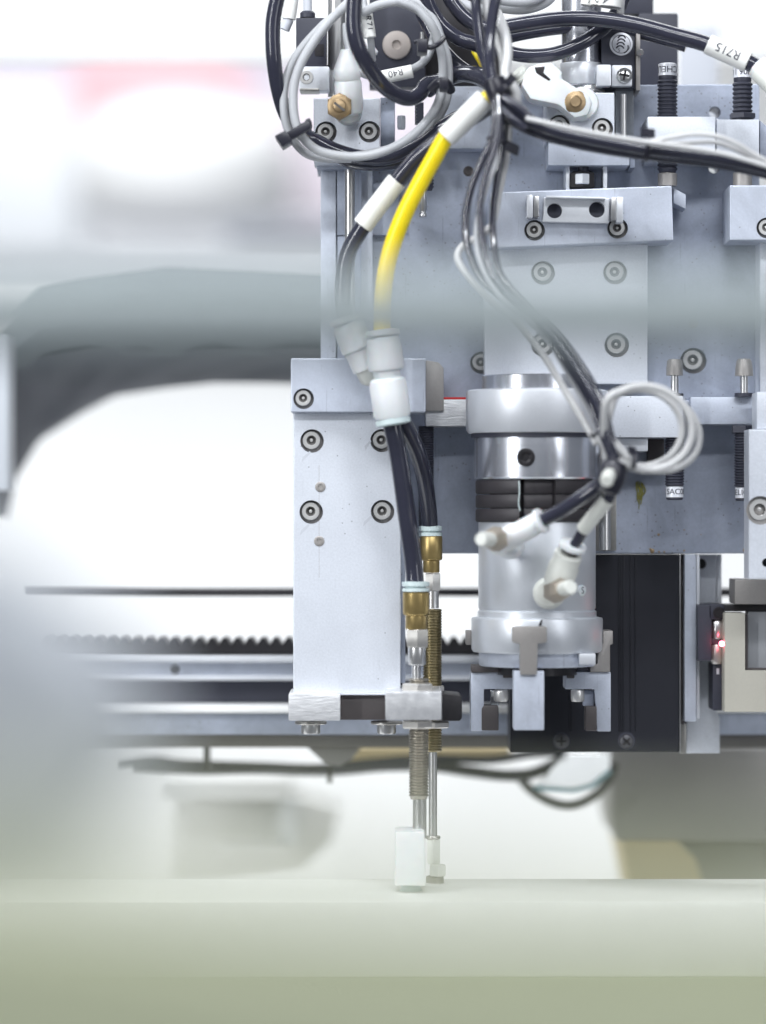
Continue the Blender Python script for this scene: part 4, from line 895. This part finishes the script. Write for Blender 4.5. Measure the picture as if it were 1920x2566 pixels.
# yellow tube and black companion
y = cable('yellow_tube', [(1246, 232, -64), (1225, 246, -62), (1170, 290, -60), (1121, 340, -58), (1088, 396, -56), (1055, 455, -54), (1014, 535, -52), (985, 610, -50), (968, 676, -48), (959, 755, -46), (958, 850, -45)], 22, 'yellow', 'bright yellow air tube bending down to the white Y fitting', 'air tube', sub=10, seg=20)
sleeve(y, (1217, 246, -62), (1118, 345, -58), 28)
a = black([(1235, 262, -50), (1150, 315, -48), (1085, 365, -46), (1040, 402, -44), (1003, 445, -42), (950, 512, -40), (902, 580, -38), (874, 630, -36), (862, 690, -35), (860, 750, -34), (866, 815, -34)], 21, 'black tube beside the yellow one with a white sleeve')
sleeve(a, (995, 452, -41), (908, 566, -38), 26)
YF = 'white Y-shaped tube fittings'
t = thing('y_fitting', 'front white tube fitting between the yellow tube and two black tubes', 'tube fitting', (985, 1066, -42), YF)
put('release_collar', al((958, 828, -45), (960, 846, -45), [(30, 0), (43, 0.15), (44, 0.8), (40, 1)]), 'white', t)
bd = put('body', al((960, 846, -45), (972, 958, -44), [(38, 0), (41, 0.05), (42, 0.15), (44, 0.2), (46, 0.65), (44, 0.72), (34, 0.76), (33, 1)]), 'white', t)
put('lower_body', al((970, 944, -44), (984, 1046, -42), [(33, 0), (44, 0.08), (47, 0.2), (47, 0.92), (43, 1)]), 'white', t)
put('lower_collar', al((984, 1048, -42), (987, 1066, -42), [(36, 0), (44, 0.15), (44, 0.8), (30, 1)]), 'teal', t)
t = thing('y_fitting', 'rear white tube fitting half hidden behind the front one', 'tube fitting', (930, 960, -32), YF)
put('release_collar', al((866, 796, -34), (871, 812, -34), [(30, 0), (42, 0.15), (43, 0.8), (38, 1)]), 'white', t)
put('body', al((871, 812, -34), (918, 925, -32), [(36, 0), (40, 0.05), (41, 0.12), (42, 0.55), (36, 0.6), (34, 1)]), 'white', t)
put('tip', al((915, 918, -32), (936, 962, -30), [(30, 0), (28, 0.7), (20, 0.9), (10, 1)]), 'dirtywhite', t)
black([(976, 1040, -40), (985, 1075, -40), (1000, 1150, -38), (1013, 1240, -36), (1025, 1330, -34), (1036, 1410, -32), (1041, 1468, -32)], 23, 'front black tube from the white Y fitting to the front plunger')
black([(996, 1030, -36), (1020, 1075, -32), (1045, 1130, -26), (1064, 1200, -18), (1074, 1270, -10), (1078, 1328, -4)], 21, 'rear black tube from the white Y fitting to the rear plunger')
# coil by the gripper
GC = 'pale cables coiled right of the gripper'
def coil(cx, cy, rx, ry, tilt, Y0, label, r=9):
    q = [(1538, 1178, -84), (1516, 1128, -86)]
    for i in range(13):
        a = R(200+i*26)
        x, y = rx*math.cos(a), ry*math.sin(a)
        q.append((cx+x*math.cos(tilt)-y*math.sin(tilt), cy+x*math.sin(tilt)+y*math.cos(tilt), Y0-6*math.sin(a*0.5)))
    q += [(1575, 1150, Y0+6), (1540, 1150, -86)]
    return cable('coiled_cable', q, r, 'palegrey', label, 'cable', GC)
coil(1618, 1072, 118, 104, 0.25, -94, 'outermost pale cable of the coil right of the gripper', 10)
coil(1604, 1072, 106, 96, 0.20, -84, 'inner pale cable of the coil right of the gripper')
coil(1634, 1078, 124, 98, 0.42, -76, 'rear pale cable sticking out farthest right in the coil', 8)
put('tape_wrap', rev(None, W(1532, 1195, -92), W(1548, 1160, -92)-W(1520, 1240, -92), [(6*S, -42*S), (30*S, -36*S), (35*S, -6*S), (33*S, 24*S), (24*S, 38*S), (6*S, 42*S)], 20), 'tie', label='black tape wrapped round the cables below the coil', cat='tape')
band((1516, 1092, -86), W(1540, 1175, 0)-W(1503, 1050, 0), 22, 8, -RT, 'thin black cable tie at the left of the coil', head=(14, 10, 10))
bt = band((1590, 1155, -95), RT+UP*-0.2, 19, 10, -RT*0.2+UP, 'small black cable tie on the bottom strand of the coil', head=(16, 16, 12))
put('cable_stub', al((1528, 1186, -98), (1520, 1206, -106), [(14, 0), (17, 0.2), (17, 0.9), (14, 1)]), 'dirtywhite', label='cut white cable stub sticking out of the tape below the coil', cat='cable stub')
black([(1536, 1180, -88), (1500, 1216, -84), (1450, 1252, -80), (1400, 1284, -75), (1362, 1303, -71), (1345, 1312, -70)], 18, 'black tube slanting from the tape to the elbow fitting')
a = black([(1545, 1200, -86), (1522, 1258, -80), (1490, 1300, -72), (1462, 1332, -66), (1440, 1366, -62)], 14, 'short black tube with a white sleeve above the S mark')
sleeve(a, (1524, 1250, -81), (1462, 1326, -67), 19, 'dirtywhite')
